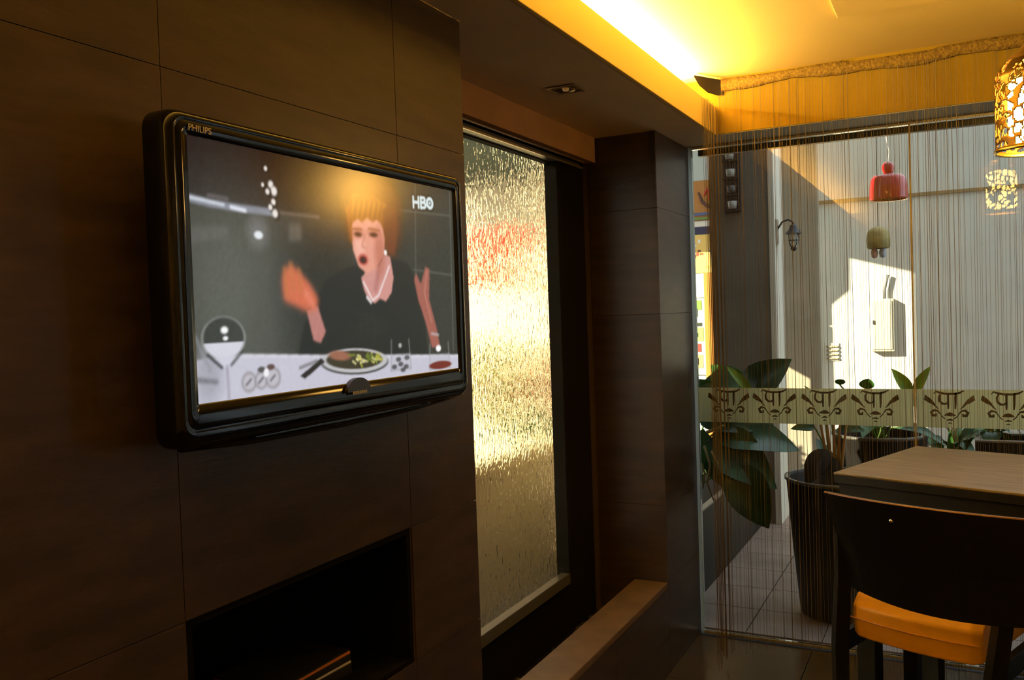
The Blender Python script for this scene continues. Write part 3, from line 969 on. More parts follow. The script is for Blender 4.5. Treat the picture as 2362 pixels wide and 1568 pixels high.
def strand(x, y, ztop, zbot, r):
    pts = []
    ph, amp = random.uniform(0, 6), random.uniform(0.0, 0.003)
    dr = random.uniform(-0.004, 0.004)
    for k in range(7):
        f = k / 6
        pts.append((x + dr * f + amp * math.sin(ph + 5 * f), y + amp * math.cos(ph + 4 * f), ztop + (zbot - ztop) * f))
    add_tube(bm, pts, r, 4, cap=False)


x = -0.785
while x < 1.6:
    strand(x, 3.332 + random.uniform(-0.006, 0.006), 2.165, random.uniform(0.02, 0.09), random.choice([0.00035, 0.0004, 0.0004, 0.0005, 0.0009]))
    x += random.choice([0.003, 0.005, 0.007, 0.009, 0.012]) * 1.15
for k in range(30):   # gathered bunch at the corner by the soffit
    t = random.random()
    strand(-0.796 + 0.010 * random.random(), 3.12 + 0.20 * t, 2.10, random.uniform(0.02, 0.09), random.choice([0.0006, 0.0008, 0.0011]))
st = obj('strings', bm, m_string, cu, False, True)
st['kind'] = 'stuff'
# woven heading band, sagging a little along its lower edge
bm = bmesh.new()
n = 160
rows = []
for i in range(n + 1):
    xx = -0.775 + 2.4 * i / n
    zlo = 2.160 + 0.006 * math.sin(xx * 9) + 0.004 * math.sin(xx * 23 + 1) + 0.003 * mnoise.noise((xx * 30, 0, 0))
    zhi = 2.203 + 0.002 * math.sin(xx * 13) if not (-0.33 < xx < -0.05) else 2.196
    yb = 3.3365 - 0.004 * (1 + mnoise.noise((xx * 60, 3, 0))) * 0.6
    rows.append(((xx, yb, zlo), (xx, yb - 0.003, (zlo + zhi) / 2), (xx, yb, zhi), (xx, 3.3445, zhi), (xx, 3.3445, zlo)))
vr = [[bm.verts.new(p) for p in r] for r in rows]
for a, b in zip(vr[:-1], vr[1:]):
    for k in range(5):
        bm.faces.new((a[k], b[k], b[(k + 1) % 5], a[(k + 1) % 5]))
bm.faces.new(vr[0])
bm.faces.new(list(reversed(vr[-1])))
obj('heading_band', bm, mat('woven_band', (0.26, 0.17, 0.03), 0.9, 0.1, col2=(0.15, 0.092, 0.022), scale=120, bump=0.5, bscale=150), cu, True, True)
# loose dark end of the band, folded back at the corner
bm = bmesh.new()
fp = [((-0.846, 3.22, 2.203), (-0.846, 3.215, 2.198)), ((-0.828, 3.26, 2.204), (-0.835, 3.25, 2.170)), ((-0.806, 3.30, 2.204), (-0.815, 3.29, 2.150)), ((-0.782, 3.338, 2.203), (-0.785, 3.335, 2.143)), ((-0.770, 3.341, 2.203), (-0.770, 3.34, 2.146))]
for off in (0, 0.003):
    vv = [[bm.verts.new((p[0] + off, p[1] - off, p[2])) for p in r] for r in fp]
    for a, b in zip(vv[:-1], vv[1:]):
        bm.faces.new((a[0], b[0], b[1], a[1]))
obj('band_end', bm, mat('band_back', (0.012, 0.008, 0.005), 0.9), cu, True, True)

# ------------------------------------------------------------------ pendant lamp, pierced gold shade
LX, LY = 0.188, 2.63
pl = thing('pendant_lamp', 'pierced gold drum pendant lamp hanging over the dark table', 'lamp', (LX, LY, 1.722))
R0, H0 = 0.090, 0.235
m_goldm = mat('pierced_gold', (0.20, 0.115, 0.03), 0.35, metal=1.0)
NS, NH = 150, 84
# swirl pattern: keep faces near the borders of warped cells
rnd = random.Random(3)
seeds = [(rnd.uniform(0, 2 * math.pi * R0), rnd.uniform(0.008, H0 - 0.008)) for _ in range(230)]
circ = 2 * math.pi * R0


def keep(s, h):
    if h < 0.010 or h > H0 - 0.006:
        return True
    s2 = s + 0.007 * mnoise.noise((s * 60, h * 60, 0))
    h2 = h + 0.007 * mnoise.noise((s * 60, h * 60, 7))
    d1 = d2 = 9
    for a, b in seeds:
        dx = abs(s2 - a)
        dx = min(dx, circ - dx)
        d = math.hypot(dx * 1.25, (h2 - b))
        if d < d1:
            d1, d2 = d, d1
        elif d < d2:
            d2 = d
    return (d2 - d1) < 0.0050


bm = bmesh.new()
grid = {}


def gv(i, j, ro):
    key = (i % NS, j, ro)
    if key not in grid:
        a = 2 * math.pi * (i % NS) / NS
        h = H0 * j / NH
        r = (R0 if ro == 0 else R0 - 0.0018) - (0.028 * max(0, (h / H0 - 0.80) / 0.20) ** 1.6)
        grid[key] = bm.verts.new((r * math.cos(a), r * math.sin(a), h))
    return grid[key]


for i in range(NS):
    for j in range(NH):
        if keep((i + .5) / NS * circ, (j + .5) / NH * H0):
            bm.faces.new((gv(i, j, 0), gv(i + 1, j, 0), gv(i + 1, j + 1, 0), gv(i, j + 1, 0)))
bmesh.ops.recalc_face_normals(bm, faces=bm.faces)
sh = obj('shade', bm, m_goldm, pl, True)
sol = sh.modifiers.new('thickness', 'SOLIDIFY')
sol.thickness = 0.0025
obj('rim', lathe([(R0 - 0.004, 0), (R0 + 0.003, -0.002), (R0 + 0.004, 0.004), (R0 + 0.002, 0.009), (R0 - 0.004, 0.008), (R0 - 0.004, 0)], 64), mat('bright_gold_rim', (0.75, 0.50, 0.14), 0.25, metal=1.0), pl, True)
obj('top_cap', lathe([(0.066, H0 - 0.004), (0.060, H0 + 0.006), (0.034, H0 + 0.026), (0.012, H0 + 0.05), (0.010, H0 + 0.08), (0, H0 + 0.081)], 40), mat('cap_gold', (0.50, 0.34, 0.12), 0.3, metal=1.0), pl, True)
obj('cord', tube([(0, 0, H0 + 0.08), (0, 0, CEIL - 1.722 - 0.02)], 0.003, 8), mat('brown_cord', (0.10, 0.06, 0.03), 0.6), pl)
obj('ceiling_rose', lathe([(0, -0.022), (0.03, -0.020), (0.045, -0.008), (0.046, 0.0)], 28, (0, 0, CEIL - 1.722)), m_goldm, pl, True)
m_bulb = mat('lit_bulb', (1, 0.9, 0.7), 0.4, emit=(1.0, 0.54, 0.11), estr=58.0)
obj('diffuser', lathe([(0, 0.022), (0.052, 0.022), (0.060, 0.030), (0.060, 0.170), (0.052, 0.182), (0.014, 0.190), (0, 0.191)], 32), m_bulb, pl, True)
# ------------------------------------------------------------------ table
m_wood = mat('dark_wood_top', (0.175, 0.15, 0.11), 0.32, 0.5, var=0.3, scale=6, stretch=(1, 10, 10), bump=0.02, bscale=60)
m_black = mat('black_lacquer', (0.010, 0.009, 0.008), 0.45, 0.15)
tb = thing('dining_table', 'dark wooden dining table in front of the string curtain', 'table', (-0.331, 2.714, 0.0), math.radians(-19.5))
TW, TD, TH = 0.90, 0.605, 0.85
obj('table_top', box((0, 0, TH - 0.007), (TW, TD, TH), 0.002), m_wood, tb)
obj('edge_band', box((0.001, 0.001, TH - 0.0305), (TW - 0.001, TD - 0.001, TH - 0.0072), 0.001), m_black, tb)
bm = bmesh.new()
add_box(bm, (0.012, 0.012, TH - 0.085), (TW - 0.012, 0.036, TH - 0.031))
add_box(bm, (0.012, TD - 0.036, TH - 0.085), (TW - 0.012, TD - 0.012, TH - 0.031))
add_box(bm, (0.012, 0.036, TH - 0.085), (0.036, TD - 0.036, TH - 0.031))
add_box(bm, (TW - 0.036, 0.036, TH - 0.085), (TW - 0.012, TD - 0.036, TH - 0.031))
obj('apron', bm, m_black, tb)
for lx in (0.04, TW - 0.095):
    for ly in (0.04, TD - 0.095):
        obj('leg', box((lx, ly, 0.0), (lx + 0.055, ly + 0.055, TH - 0.031), 0.003), m_black, tb)

# ------------------------------------------------------------------ chair
ch = thing('dining_chair', 'black curved back dining chair with an orange padded seat', 'chair', (-0.105, 2.46, 0.0), math.radians(-21))
# local frame: +y towards the table, x to the right, rear edge of the seat at y=0
m_orange = mat('orange_leather', (0.93, 0.48, 0.035), 0.42, 0.4, var=0.08, scale=12, bump=0.05, bscale=120)
SZ = 0.565
bm = bmesh.new()
ns = 16
prof = []
secs = []
for i in range(ns + 1):
    f = -1 + 2 * i / ns
    xx = 0.165 * f
    bow = 0.020 * (1 - f * f)
    pts = [(-0.02 - bow, SZ - 0.115), (-0.030 - bow, SZ - 0.065), (-0.026 - bow, SZ - 0.030), (0.0 - bow, SZ - 0.004), (0.06, SZ + 0.004), (0.30, SZ + 0.004), (0.385, SZ - 0.004), (0.405, SZ - 0.03), (0.40, SZ - 0.09), (0.36, SZ - 0.115)]
    sc_ = 1.0 if abs(f) < 0.93 else 0.93
    secs.append([bm.verts.new((xx, 0.18 + (y - 0.18) * sc_, SZ - 0.055 + (z - SZ + 0.055) * sc_)) for y, z in pts])
for a, b in zip(secs[:-1], secs[1:]):
    n = len(a)
    for k in range(n):
        bm.faces.new((a[k], b[k], b[(k + 1) % n], a[(k + 1) % n]))
bm.faces.new(list(reversed(secs[0])))
bm.faces.new(secs[-1])
bmesh.ops.recalc_face_normals(bm, faces=bm.faces)
seat = obj('seat', bm, m_orange, ch)
bv = seat.modifiers.new('soft_edges', 'BEVEL')
bv.width = 0.006
bv.segments = 3
bv.limit_method = 'ANGLE'
bv.angle_limit = math.radians(25)
seat['label'] = 'orange padded seat'
obj('seam', tube([(0.163 * (-1 + 2 * i / 12), -0.031 - 0.020 * (1 - (-1 + 2 * i / 12) ** 2), SZ - 0.062) for i in range(13)], 0.0016, 6), mat('orange_piping', (0.40, 0.16, 0.02), 0.5), seat)
# curved back panel
bm = bmesh.new()
nb = 18
BT, BB = 0.868, 0.590
cols = []
for i in range(nb + 1):
    f = -1 + 2 * i / nb
    xx = 0.08 + 0.235 * f
    bow = 0.055 * (1 - f * f)
    zt = BT - 0.006 * f * f
    ring = []
    for (z, lean) in ((BB - 0.012 * (1 - f * f), 0.0), (0.70, -0.045), (0.80, -0.095), (zt, -0.125)):
        ring.append((z, lean))
    outer = [bm.verts.new((xx, -0.035 - bow + l - 0.012, z)) for z, l in ring]
    inner = [bm.verts.new((xx, -0.035 - bow + l + 0.012, z)) for z, l in reversed(ring)]
    cols.append(outer + inner)
for a, b in zip(cols[:-1], cols[1:]):
    n = len(a)
    for k in range(n):
        bm.faces.new((a[k], b[k], b[(k + 1) % n], a[(k + 1) % n]))
bm.faces.new(list(reversed(cols[0])))
bm.faces.new(cols[-1])
bmesh.ops.recalc_face_normals(bm, faces=bm.faces)
bk = obj('backrest', bm, m_black, ch)
tp = []
for i in range(nb + 1):
    f = -1 + 2 * i / nb
    tp.append((0.08 + 0.235 * f, -0.035 - 0.055 * (1 - f * f) - 0.125 - 0.008, BT - 0.006 * f * f))
er = obj('edge_trim', tube(tp, 0.0035, 6), mat('brown_edge', (0.22, 0.115, 0.05), 0.35, 0.5), bk, True)
obj('stud', lathe([(0.0055, 0.0), (0.005, 0.002), (0.003, 0.004), (0, 0.0046)], 14), mat('steel_stud', (0.8, 0.8, 0.8), 0.2, metal=1.0), bk, True)
stud = bk.children[-1]
stud.rotation_euler = (math.radians(90), 0, 0)
stud.location = (0.035, -0.035 - 0.053 - 0.108 - 0.0125, 0.825)
for s in (-1, 1):
    obj('rear_leg', add_tube(bmesh.new(), [(s * 0.195, -0.03, 0.0), (s * 0.195, -0.03, 0.42), (0.03 + s * 0.2, -0.055, 0.62), (0.06 + s * 0.2, -0.12, 0.80)], [0.022, 0.026, 0.024, 0.015], 4), m_black, ch)
    obj('front_leg', box((s * 0.17 - 0.02, 0.34, 0.0), (s * 0.17 + 0.02, 0.38, SZ - 0.11), 0.003), m_black, ch)
    obj('side_rail', box((s * 0.19 - 0.010, -0.02, 0.40), (s * 0.19 + 0.010, 0.36, SZ - 0.112), 0.002), m_black, ch)
obj('cross_rail', box((-0.19, -0.02, 0.25), (0.19, 0.0, 0.285), 0.002), m_black, ch)

# ------------------------------------------------------------------ outside: hanging pieces
rp = thing('red_pendant', 'red enamel hanging lamp with a ball knob outside the glass', 'lamp', (-0.280, 4.6, 1.832))
m_red = mat('red_enamel', (0.55, 0.015, 0.02), 0.18, 0.6, coat=0.6)
obj('shade', lathe([(0.078, 0.004), (0.086, 0.0), (0.088, 0.010), (0.086, 0.06), (0.080, 0.100), (0.066, 0.118), (0.030, 0.124), (0.018, 0.130), (0.012, 0.134), (0, 0.135)], 36), m_red, rp, True)
obj('knob', lathe([(0.012, 0.124), (0.022, 0.132), (0.029, 0.150), (0.027, 0.168), (0.016, 0.181), (0, 0.184)], 24), m_red, rp, True)
obj('cord', tube([(0, 0, 0.178), (0.006, 0, 0.23), (-0.004, 0, 0.29), (-0.012, 0, 0.36), (-0.012, 0, 0.62)], 0.0022, 6), mat('pale_cord', (0.75, 0.75, 0.70), 0.6), rp)
obj('inner_bulb', lathe([(0, 0.02), (0.025, 0.03), (0.03, 0.06), (0.015, 0.10), (0, 0.11)], 16), mat('dull_bulb', (0.8, 0.8, 0.75), 0.3), rp, True)

op = thing('olive_lantern', 'pale olive hanging lantern below the red lamp on a thin dark cord', 'lantern', (-0.388, 5.4, 1.60))
m_ol = mat('olive_glaze', (0.30, 0.28, 0.10), 0.5, var=0.2, scale=20)
obj('shade', lathe([(0.055, 0.048), (0.062, 0.055), (0.064, 0.10), (0.058, 0.140), (0.040, 0.162), (0.012, 0.172), (0, 0.173)], 28), m_ol, op, True)
obj('cord', tube([(0, 0, 0.172), (0, 0, 0.9)], 0.0025, 6), mat('dark_cord', (0.03, 0.03, 0.03), 0.6), op)
for (dx, cc) in ((-0.022, (0.65, 0.40, 0.32)), (0.022, (0.45, 0.55, 0.68))):
    obj('glass_drop', lathe([(0, -0.01), (0.016, 0.0), (0.020, 0.025), (0.012, 0.055), (0, 0.060)], 14, (dx, 0, 0)), mat('drop_%d' % (cc[0] * 100), cc, 0.3), op, True)

# lantern on the pier edge
wlamp = thing('wall_lantern', 'small black wall lantern with white glass on the pale pier edge', 'lantern', (-0.974, 5.55, 1.695))
wlamp.scale = (1.17, 1.17, 1.17)
obj('back_plate', box((0.0, -0.025, 0.02), (0.008, 0.025, 0.15), 0.002), m_alu, wlamp)
m_iron = mat('black_iron', (0.02, 0.022, 0.024), 0.4, 0.5)
obj('arm', tube([(0.006, 0, 0.10), (0.03, 0, 0.135), (0.06, 0, 0.145), (0.082, 0, 0.13), (0.085, 0, 0.118)], 0.005, 8), m_iron, wlamp, True)
obj('hood', lathe([(0.045, 0.070), (0.040, 0.076), (0.022, 0.095), (0.018, 0.112), (0.008, 0.120), (0, 0.121)], 24, (0.085, 0, 0)), m_iron, wlamp, True)
obj('globe', lathe([(0, -0.002), (0.014, 0.0), (0.020, 0.02), (0.022, 0.05), (0.020, 0.071)], 20, (0.085, 0, 0)), mat('white_globe', (0.85, 0.84, 0.74), 0.3), wlamp, True)
cg = obj('cage', tube([(0.085 + 0.026 * math.cos(a), 0.026 * math.sin(a), 0.035) for a in [2 * math.pi * k / 20 for k in range(21)]], 0.0025, 6), m_iron, wlamp)
for k in range(4):
    a = math.pi / 4 + k * math.pi / 2
    obj('cage_bar', tube([(0.085 + 0.03 * math.cos(a), 0.03 * math.sin(a), 0.074), (0.085 + 0.026 * math.cos(a), 0.026 * math.sin(a), 0.02), (0.085 + 0.008 * math.cos(a), 0.008 * math.sin(a), -0.014)], 0.0026, 6), m_iron, cg)
obj('base_cup', lathe([(0, -0.022), (0.012, -0.018), (0.018, -0.004), (0.012, -0.0025)], 16, (0.085, 0, 0)), m_iron, wlamp, True)

# glass cups in a dark bracket on the pier
cb = thing('lamp_bracket', 'dark upright bracket of small glass cups on the brown pier', 'bracket', (-1.225, 5.499, 1.925))
cb.scale = (1.19, 1.19, 1.19)
obj('rail', box((-0.042, -0.012, 0.0), (0.042, 0.0, 0.345), 0.003), m_iron, cb)
m_cup = mat('clear_cup', (0.38, 0.37, 0.33), 0.12, 0.7)
for k, (dz, dx) in enumerate(((0.285, -0.004), (0.195, 0.0), (0.110, 0.003), (0.03, 0.006))):
    hold = obj('holder', box((dx - 0.040, -0.05, dz - 0.022), (dx + 0.040, -0.0125, dz - 0.016), 0.001), m_iron, cb)
    obj('cup', lathe([(0.012, -0.012), (0.020, -0.010), (0.026, 0.028), (0.024, 0.028), (0.016, -0.006), (0, -0.006)], 18, (dx, -0.034, dz)), m_cup if k in (0, 1, 3) else m_alu_dark, hold, True)
    obj('candle', lathe([(0.010, -0.006), (0.010, 0.010), (0, 0.012)], 12, (dx, -0.034, dz)), mat('wax', (0.85, 0.83, 0.75), 0.5), hold, True)

# equipment box on the yard wall with a conduit, and a vent
eb = thing('meter_box', 'cream meter box with conduit on the sunlit yard wall', 'box', (-0.487, 6.999, 0.98))
m_cbox = mat('cream_box', (0.66, 0.60, 0.42), 0.6)
obj('casing', box((-0.078, -0.065, 0.0), (0.082, 0.0, 0.385), 0.006), m_cbox, eb)
dr_ = obj('door', box((-0.066, -0.073, 0.015), (0.070, -0.0655, 0.370), 0.003), m_cbox, eb)
obj('latch', box((-0.060, -0.081, 0.20), (-0.048, -0.0735, 0.23), 0.002), m_alu_dark, dr_)
obj('conduit', tube([(0.02, -0.03, 0.385), (0.02, -0.03, 0.45), (0.028, -0.03, 0.49), (0.045, -0.03, 0.56)], 0.012, 10), mat('grey_conduit', (0.20, 0.20, 0.19), 0.5), eb, True)
vt = thing('wall_vent', 'slatted vent low on the yard wall beside the beige return', 'vent', (-0.841, 6.999, 0.91))
obj('frame', box((-0.05, -0.008, 0.0), (0.05, 0.0, 0.135), 0.002), m_backwall, vt)
for k in range(4):
    obj('slat', box((-0.043, -0.020, 0.012 + k * 0.030), (0.043, -0.0085, 0.024 + k * 0.030), 0.002), mat('vent_slat', (0.34, 0.30, 0.20), 0.6), vt)

# colourful shop board seen in the gap beside the column
sb = thing('shop_board', 'colourful shop display board with an orange post beyond the column', 'signboard', (-1.70, 6.40, 0.0))


def sbp(name, x0, x1, z0, z1, col, dy=0.0, nm=None):
    return obj(name, box((x0 + 1.70, -0.012 - dy, z0), (x1 + 1.70, -0.001 - dy, z1), 0.002), mat(nm or 'board_%d_%d_%d' % tuple(int(99 * c) for c in col), col, 0.5), sb)


obj('board', box((-0.30, 0.0, 0.0), (0.135, 0.03, 2.62), 0.003), mat('board_grey', (0.55, 0.62, 0.60), 0.6), sb)
hd = sbp('header_panel', -1.98, -1.575, 1.985, 2.275, (0.50, 0.22, 0.05))
obj('emblem', add_tube(bmesh.new(), [(0.03, -0.016, 2.19), (0.055, -0.016, 2.12), (0.10, -0.016, 2.08), (0.125, -0.016, 2.09)], [0.006, 0.012, 0.014, 0.006], 8), mat('emblem_dark', (0.10, 0.04, 0.03), 0.5), hd)
obj('emblem', add_tube(bmesh.new(), [(0.07, -0.016, 2.16), (0.095, -0.016, 2.21), (0.115, -0.016, 2.17), (0.10, -0.016, 2.13)], [0.006, 0.014, 0.014, 0.005], 8), mat('emblem_red', (0.65, 0.06, 0.04), 0.5), hd)
sbp('stripe', -1.98, -1.575, 2.020, 2.040, (0.10, 0.13, 0.30), 0.012)
sbp('stripe', -1.98, -1.575, 1.990, 2.006, (0.15, 0.30, 0.08), 0.012)
sbp('stripe', -1.98, -1.570, 1.940, 1.980, (0.85, 0.80, 0.70))
sbp('stripe', -1.98, -1.570, 1.885, 1.935, (0.035, 0.03, 0.08))
pnl = sbp('price_panel', -1.98, -1.565, 1.600, 1.880, (0.95, 0.62, 0.16))
random.seed(21)
for k in range(26):
    x = random.uniform(-1.84, -1.59)
    z = random.uniform(1.62, 1.86)
    w_, h_ = random.uniform(0.012, 0.03), random.uniform(0.012, 0.03)
    cc = random.choice([(0.75, 0.08, 0.04), (0.25, 0.09, 0.03), (0.9, 0.9, 0.85), (0.9, 0.55, 0.08), (0.12, 0.16, 0.32), (0.10, 0.05, 0.03)])
    obj('print', box((x + 1.70, -0.0135, z), (x + 1.70 + w_, -0.0122, z + h_)), mat('board_%d_%d_%d' % tuple(int(99 * c) for c in cc), cc, 0.5), pnl)
sbp('white_panel', -1.98, -1.648, 1.42, 1.596, (0.88, 0.86, 0.80))
sbp('post', -1.645, -1.585, 0.0, 1.598, (0.72, 0.26, 0.04), 0.02)
pp = sbp('picture_panel', -1.98, -1.648, 0.85, 1.415, (0.62, 0.66, 0.50))
for (x0, x1, z0, z1, cc) in ((-1.76, -1.67, 1.33, 1.40, (0.22, 0.42, 0.06)), (-1.74, -1.70, 1.28, 1.34, (0.08, 0.09, 0.08)), (-1.76, -1.67, 1.21, 1.235, (0.04, 0.05, 0.03)), (-1.76, -1.66, 1.10, 1.20, (0.30, 0.62, 0.14)),
                             (-1.73, -1.70, 1.13, 1.16, (0.85, 0.85, 0.8)), (-1.755, -1.68, 1.02, 1.08, (0.35, 0.06, 0.04)), (-1.76, -1.67, 0.90, 1.00, (0.85, 0.45, 0.16)), (-1.735, -1.70, 0.925, 0.975, (0.30, 0.20, 0.05))):
    obj('print', box((x0 + 1.70, -0.0145, z0), (x1 + 1.70, -0.0122, z1)), mat('board_%d_%d_%d' % tuple(int(99 * c) for c in cc), cc, 0.5), pp)

# ------------------------------------------------------------------ outside: planters and plants
m_planter = mat('dark_planter', (0.020, 0.018, 0.015), 0.5, 0.3, var=0.2, scale=8)
m_soil = mat('soil', (0.04, 0.028, 0.018), 0.95)
m_rim = mat('planter_rim', (0.22, 0.19, 0.15), 0.5)


def trough(name, label, x0, x1, y0, y1, h, cat='planter', t=0.03):
    cx, cy = (x0 + x1) / 2, (y0 + y1) / 2
    r = thing(name, label, cat, (cx, cy, 0.0))
    bm = bmesh.new()
    add_box(bm, (x0, y0, 0.001), (x1, y0 + t, h))
    add_box(bm, (x0, y1 - t, 0.001), (x1, y1, h))
    add_box(bm, (x0, y0 + t, 0.001), (x0 + t, y1 - t, h))
    add_box(bm, (x1 - t, y0 + t, 0.001), (x1, y1 - t, h))
    add_box(bm, (x0 + t, y0 + t, 0.001), (x1 - t, y1 - t, 0.03))
    obj('box_body', bm, m_planter, r, False, True)
    bm = bmesh.new()
    add_box(bm, (x0 - .002, y0 - .002, h), (x1 + .002, y0 + t, h + .008))
    add_box(bm, (x0 - .002, y1 - t, h), (x1 + .002, y1 + .002, h + .008))
    add_box(bm, (x0 - .002, y0 + t, h), (x0 + t, y1 - t, h + .008))
    add_box(bm, (x1 - t, y0 + t, h), (x1 + .002, y1 - t, h + .008))
    obj('rim', bm, m_rim, r, False, True)
    obj('soil', box((x0 + t, y0 + t, h - 0.09), (x1 - t, y1 - t, h - 0.045)), m_soil, r, False, True)
    return r


trough('planter_box', 'long dark planter box beside the glass holding the big leaved plant', -1.48, -1.083, 3.66, 5.42, 0.385)
trough('planter_trough', 'black planter trough behind the dark table at the right', 0.07, 1.10, 4.50, 4.78, 0.692)


def pot(name, label, cx, cy, rt, rb, h, soil_h):
    r = thing(name, label, 'pot', (cx, cy, 0.0))
    obj('body', lathe([(0, 0.001), (rb * 0.95, 0.001), (rb, 0.01), (rb + (rt - rb) * 0.55, h * 0.5), (rt, h - 0.012), (rt + 0.004, h - 0.008), (rt + 0.004, h), (rt - 0.012, h), (rt - 0.016, h - 0.01), (rb - 0.01, 0.06), (0, 0.06)], 48), m_planter, r, True)
    obj('rim', lathe([(rt + 0.004, h - 0.012), (rt + 0.008, h - 0.008), (rt + 0.008, h + 0.003), (rt - 0.006, h + 0.003), (rt - 0.006, h)], 48), mat('pot_rim', (0.10, 0.09, 0.07), 0.4), r, True)
    obj('soil', lathe([(0, soil_h), (rb + (rt - rb) * soil_h / h - 0.018, soil_h)], 40), m_soil, r)
    return r


pot('tall_pot', 'tall dark round pot outside the glass left of the table', -0.462, 4.0, 0.222, 0.175, 0.595, 0.47)
pot('bowl_pot', 'wide dark bowl pot behind the table corner', -0.345, 4.62, 0.215, 0.16, 0.705, 0.66)

m_leafd = mat('dark_green_leaf', (0.030, 0.085, 0.030), 0.30, 0.5, var=0.35, scale=9)
m_leafm = mat('mid_green_leaf', (0.055, 0.18, 0.035), 0.35, 0.5, var=0.3, scale=9)
m_leafb = mat('bright_green_leaf', (0.20, 0.42, 0.05), 0.4, 0.5, var=0.25, scale=9)
m_leafb2 = mat('brown_leaf', (0.03, 0.022, 0.014), 0.6, 0.3)
m_stem = mat('tan_stem', (0.40, 0.30, 0.12), 0.6)
m_stemg = mat('green_stem', (0.12, 0.20, 0.05), 0.5)


def plant(name, label, base, leaves, stems=()):
    r = thing(name, label, 'plant', base)
    for (b, t, w, mm, kw) in leaves:
        obj('leaf', leaf_bm(bmesh.new(), b, t, w, **kw), mm, r, True, True)
        bb = Vector(b)
        root = Vector((base[0] + random.uniform(-.03, .03), base[1] + random.uniform(-.03, .03), base[2]))
        mid = (bb + root) / 2 + Vector((random.uniform(-.02, .02), random.uniform(-.02, .02), 0.04))
        obj('stem', tube([root, mid, bb, bb + (Vector(t) - bb) * 0.12], [0.006, 0.005, 0.004, 0.002], 6), m_stemg, r, True, True)
    for pts, rr, mm in stems:
        obj('stem', tube(pts, rr, 6), mm, r, True, True)
    return r


N1 = dict(nrm=(0.1, -0.9, 0.45))
plant('leafy_plant', 'big glossy dark leaved plant in the long planter by the column', (-1.20, 4.02, 0.34), [
    ((-0.815, 3.98, 0.955), (-1.075, 3.86, 1.005), 0.22, m_leafd, dict(nrm=(0.2, -0.8, 0.6), droop=0.06)),
    ((-0.86, 4.0, 0.93), (-1.00, 3.96, 1.125), 0.13, m_leafm, N1),
    ((-0.85, 3.92, 0.90), (-0.630, 3.86, 1.115), 0.20, m_leafd, dict(nrm=(-0.35, -0.85, 0.35), droop=0.0)),
    ((-0.800, 3.88, 0.955), (-0.905, 3.84, 1.090), 0.045, m_leafb, dict(nrm=(0.5, -0.8, 0.3), droop=0.0)),
    ((-0.80, 3.9, 0.93), (-0.72, 3.86, 1.01), 0.06, m_leafm, N1),
    ((-0.99, 3.92, 0.92), (-1.09, 3.88, 1.06), 0.12, m_leafm, N1),
    ((-0.98, 3.86, 0.78), (-0.615, 3.92, 0.765), 0.20, m_leafd, dict(nrm=(0.0, -0.7, 0.7), droop=0.05)),
    ((-0.99, 3.84, 0.76), (-0.700, 3.84, 0.640), 0.22, m_leafd, dict(nrm=(0.2, -0.85, 0.4), droop=0.08)),
    ((-0.88, 3.80, 0.66), (-0.730, 3.80, 0.425), 0.19, m_leafd, dict(nrm=(0.2, -0.95, 0.1), droop=0.03)),
    ((-0.93, 3.90, 0.70), (-0.760, 3.95, 0.500), 0.17, m_leafd, dict(nrm=(0.1, -0.95, 0.1), droop=0.03)),
    ((-1.02, 3.88, 0.80), (-1.06, 3.82, 0.62), 0.12, m_leafm, dict(nrm=(0.2, -0.95, 0.1), droop=0.0)),
    ((-1.0, 3.9, 0.72), (-0.85, 3.86, 0.56), 0.16, m_leafd, dict(nrm=(0.2, -0.95, 0.1), droop=0.04)),
    ((-1.05, 3.9, 0.86), (-0.80, 3.88, 0.84), 0.16, m_leafd, dict(nrm=(0.0, -0.8, 0.6), droop=0.04)),
], [([(-1.0, 3.80, 0.74), (-0.97, 3.78, 0.66), (-0.985, 3.78, 0.58), (-0.96, 3.79, 0.50)], [0.006, 0.005, 0.005, 0.003], m_stem),
    ([(-0.965, 3.79, 0.72), (-0.93, 3.77, 0.66), (-0.90, 3.77, 0.58), (-0.885, 3.78, 0.52)], [0.006, 0.005, 0.005, 0.003], m_stem),
    ([(-1.04, 3.82, 0.70), (-1.0, 3.80, 0.62), (-1.01, 3.8, 0.55)], [0.005, 0.005, 0.003], m_stem),
    ([(-0.985, 3.80, 0.80), (-0.90, 3.78, 0.835)], [0.009, 0.006], m_stem)])

plant('dried_plant', 'dried tan stemmed plant with black drooping leaf in the tall round pot', (-0.47, 4.0, 0.47), [
    ((-0.50, 3.95, 0.72), (-0.590, 3.90, 0.585), 0.10, m_leafb2, dict(nrm=(-0.2, -0.9, 0.4), droop=0.02)),
    ((-0.50, 3.94, 0.70), (-0.49, 3.88, 0.52), 0.10, m_leafb2, dict(nrm=(0.1, -0.95, 0.2), droop=0.0)),
    ((-0.52, 4.02, 0.86), (-0.60, 4.0, 1.03), 0.03, m_leafm, N1),
    ((-0.56, 4.02, 0.80), (-0.66, 3.98, 0.84), 0.05, m_leafd, N1),
    ((-0.47, 4.05, 0.80), (-0.36, 4.05, 0.83), 0.06, m_leafd, N1),
    ((-0.50, 4.05, 0.86), (-0.42, 4.02, 1.0), 0.03, m_leafm, N1),
], [([(-0.48 + dx * 0.2, 3.98, 0.46), (-0.48 + dx * 0.5, 3.98, 0.66), (-0.48 + dx, 3.98, 0.88)], [0.010, 0.008, 0.004], mat('rust_stem', (0.38, 0.20, 0.06), 0.7)) for dx in (-0.06, -0.03, 0.0, 0.03, 0.06)])

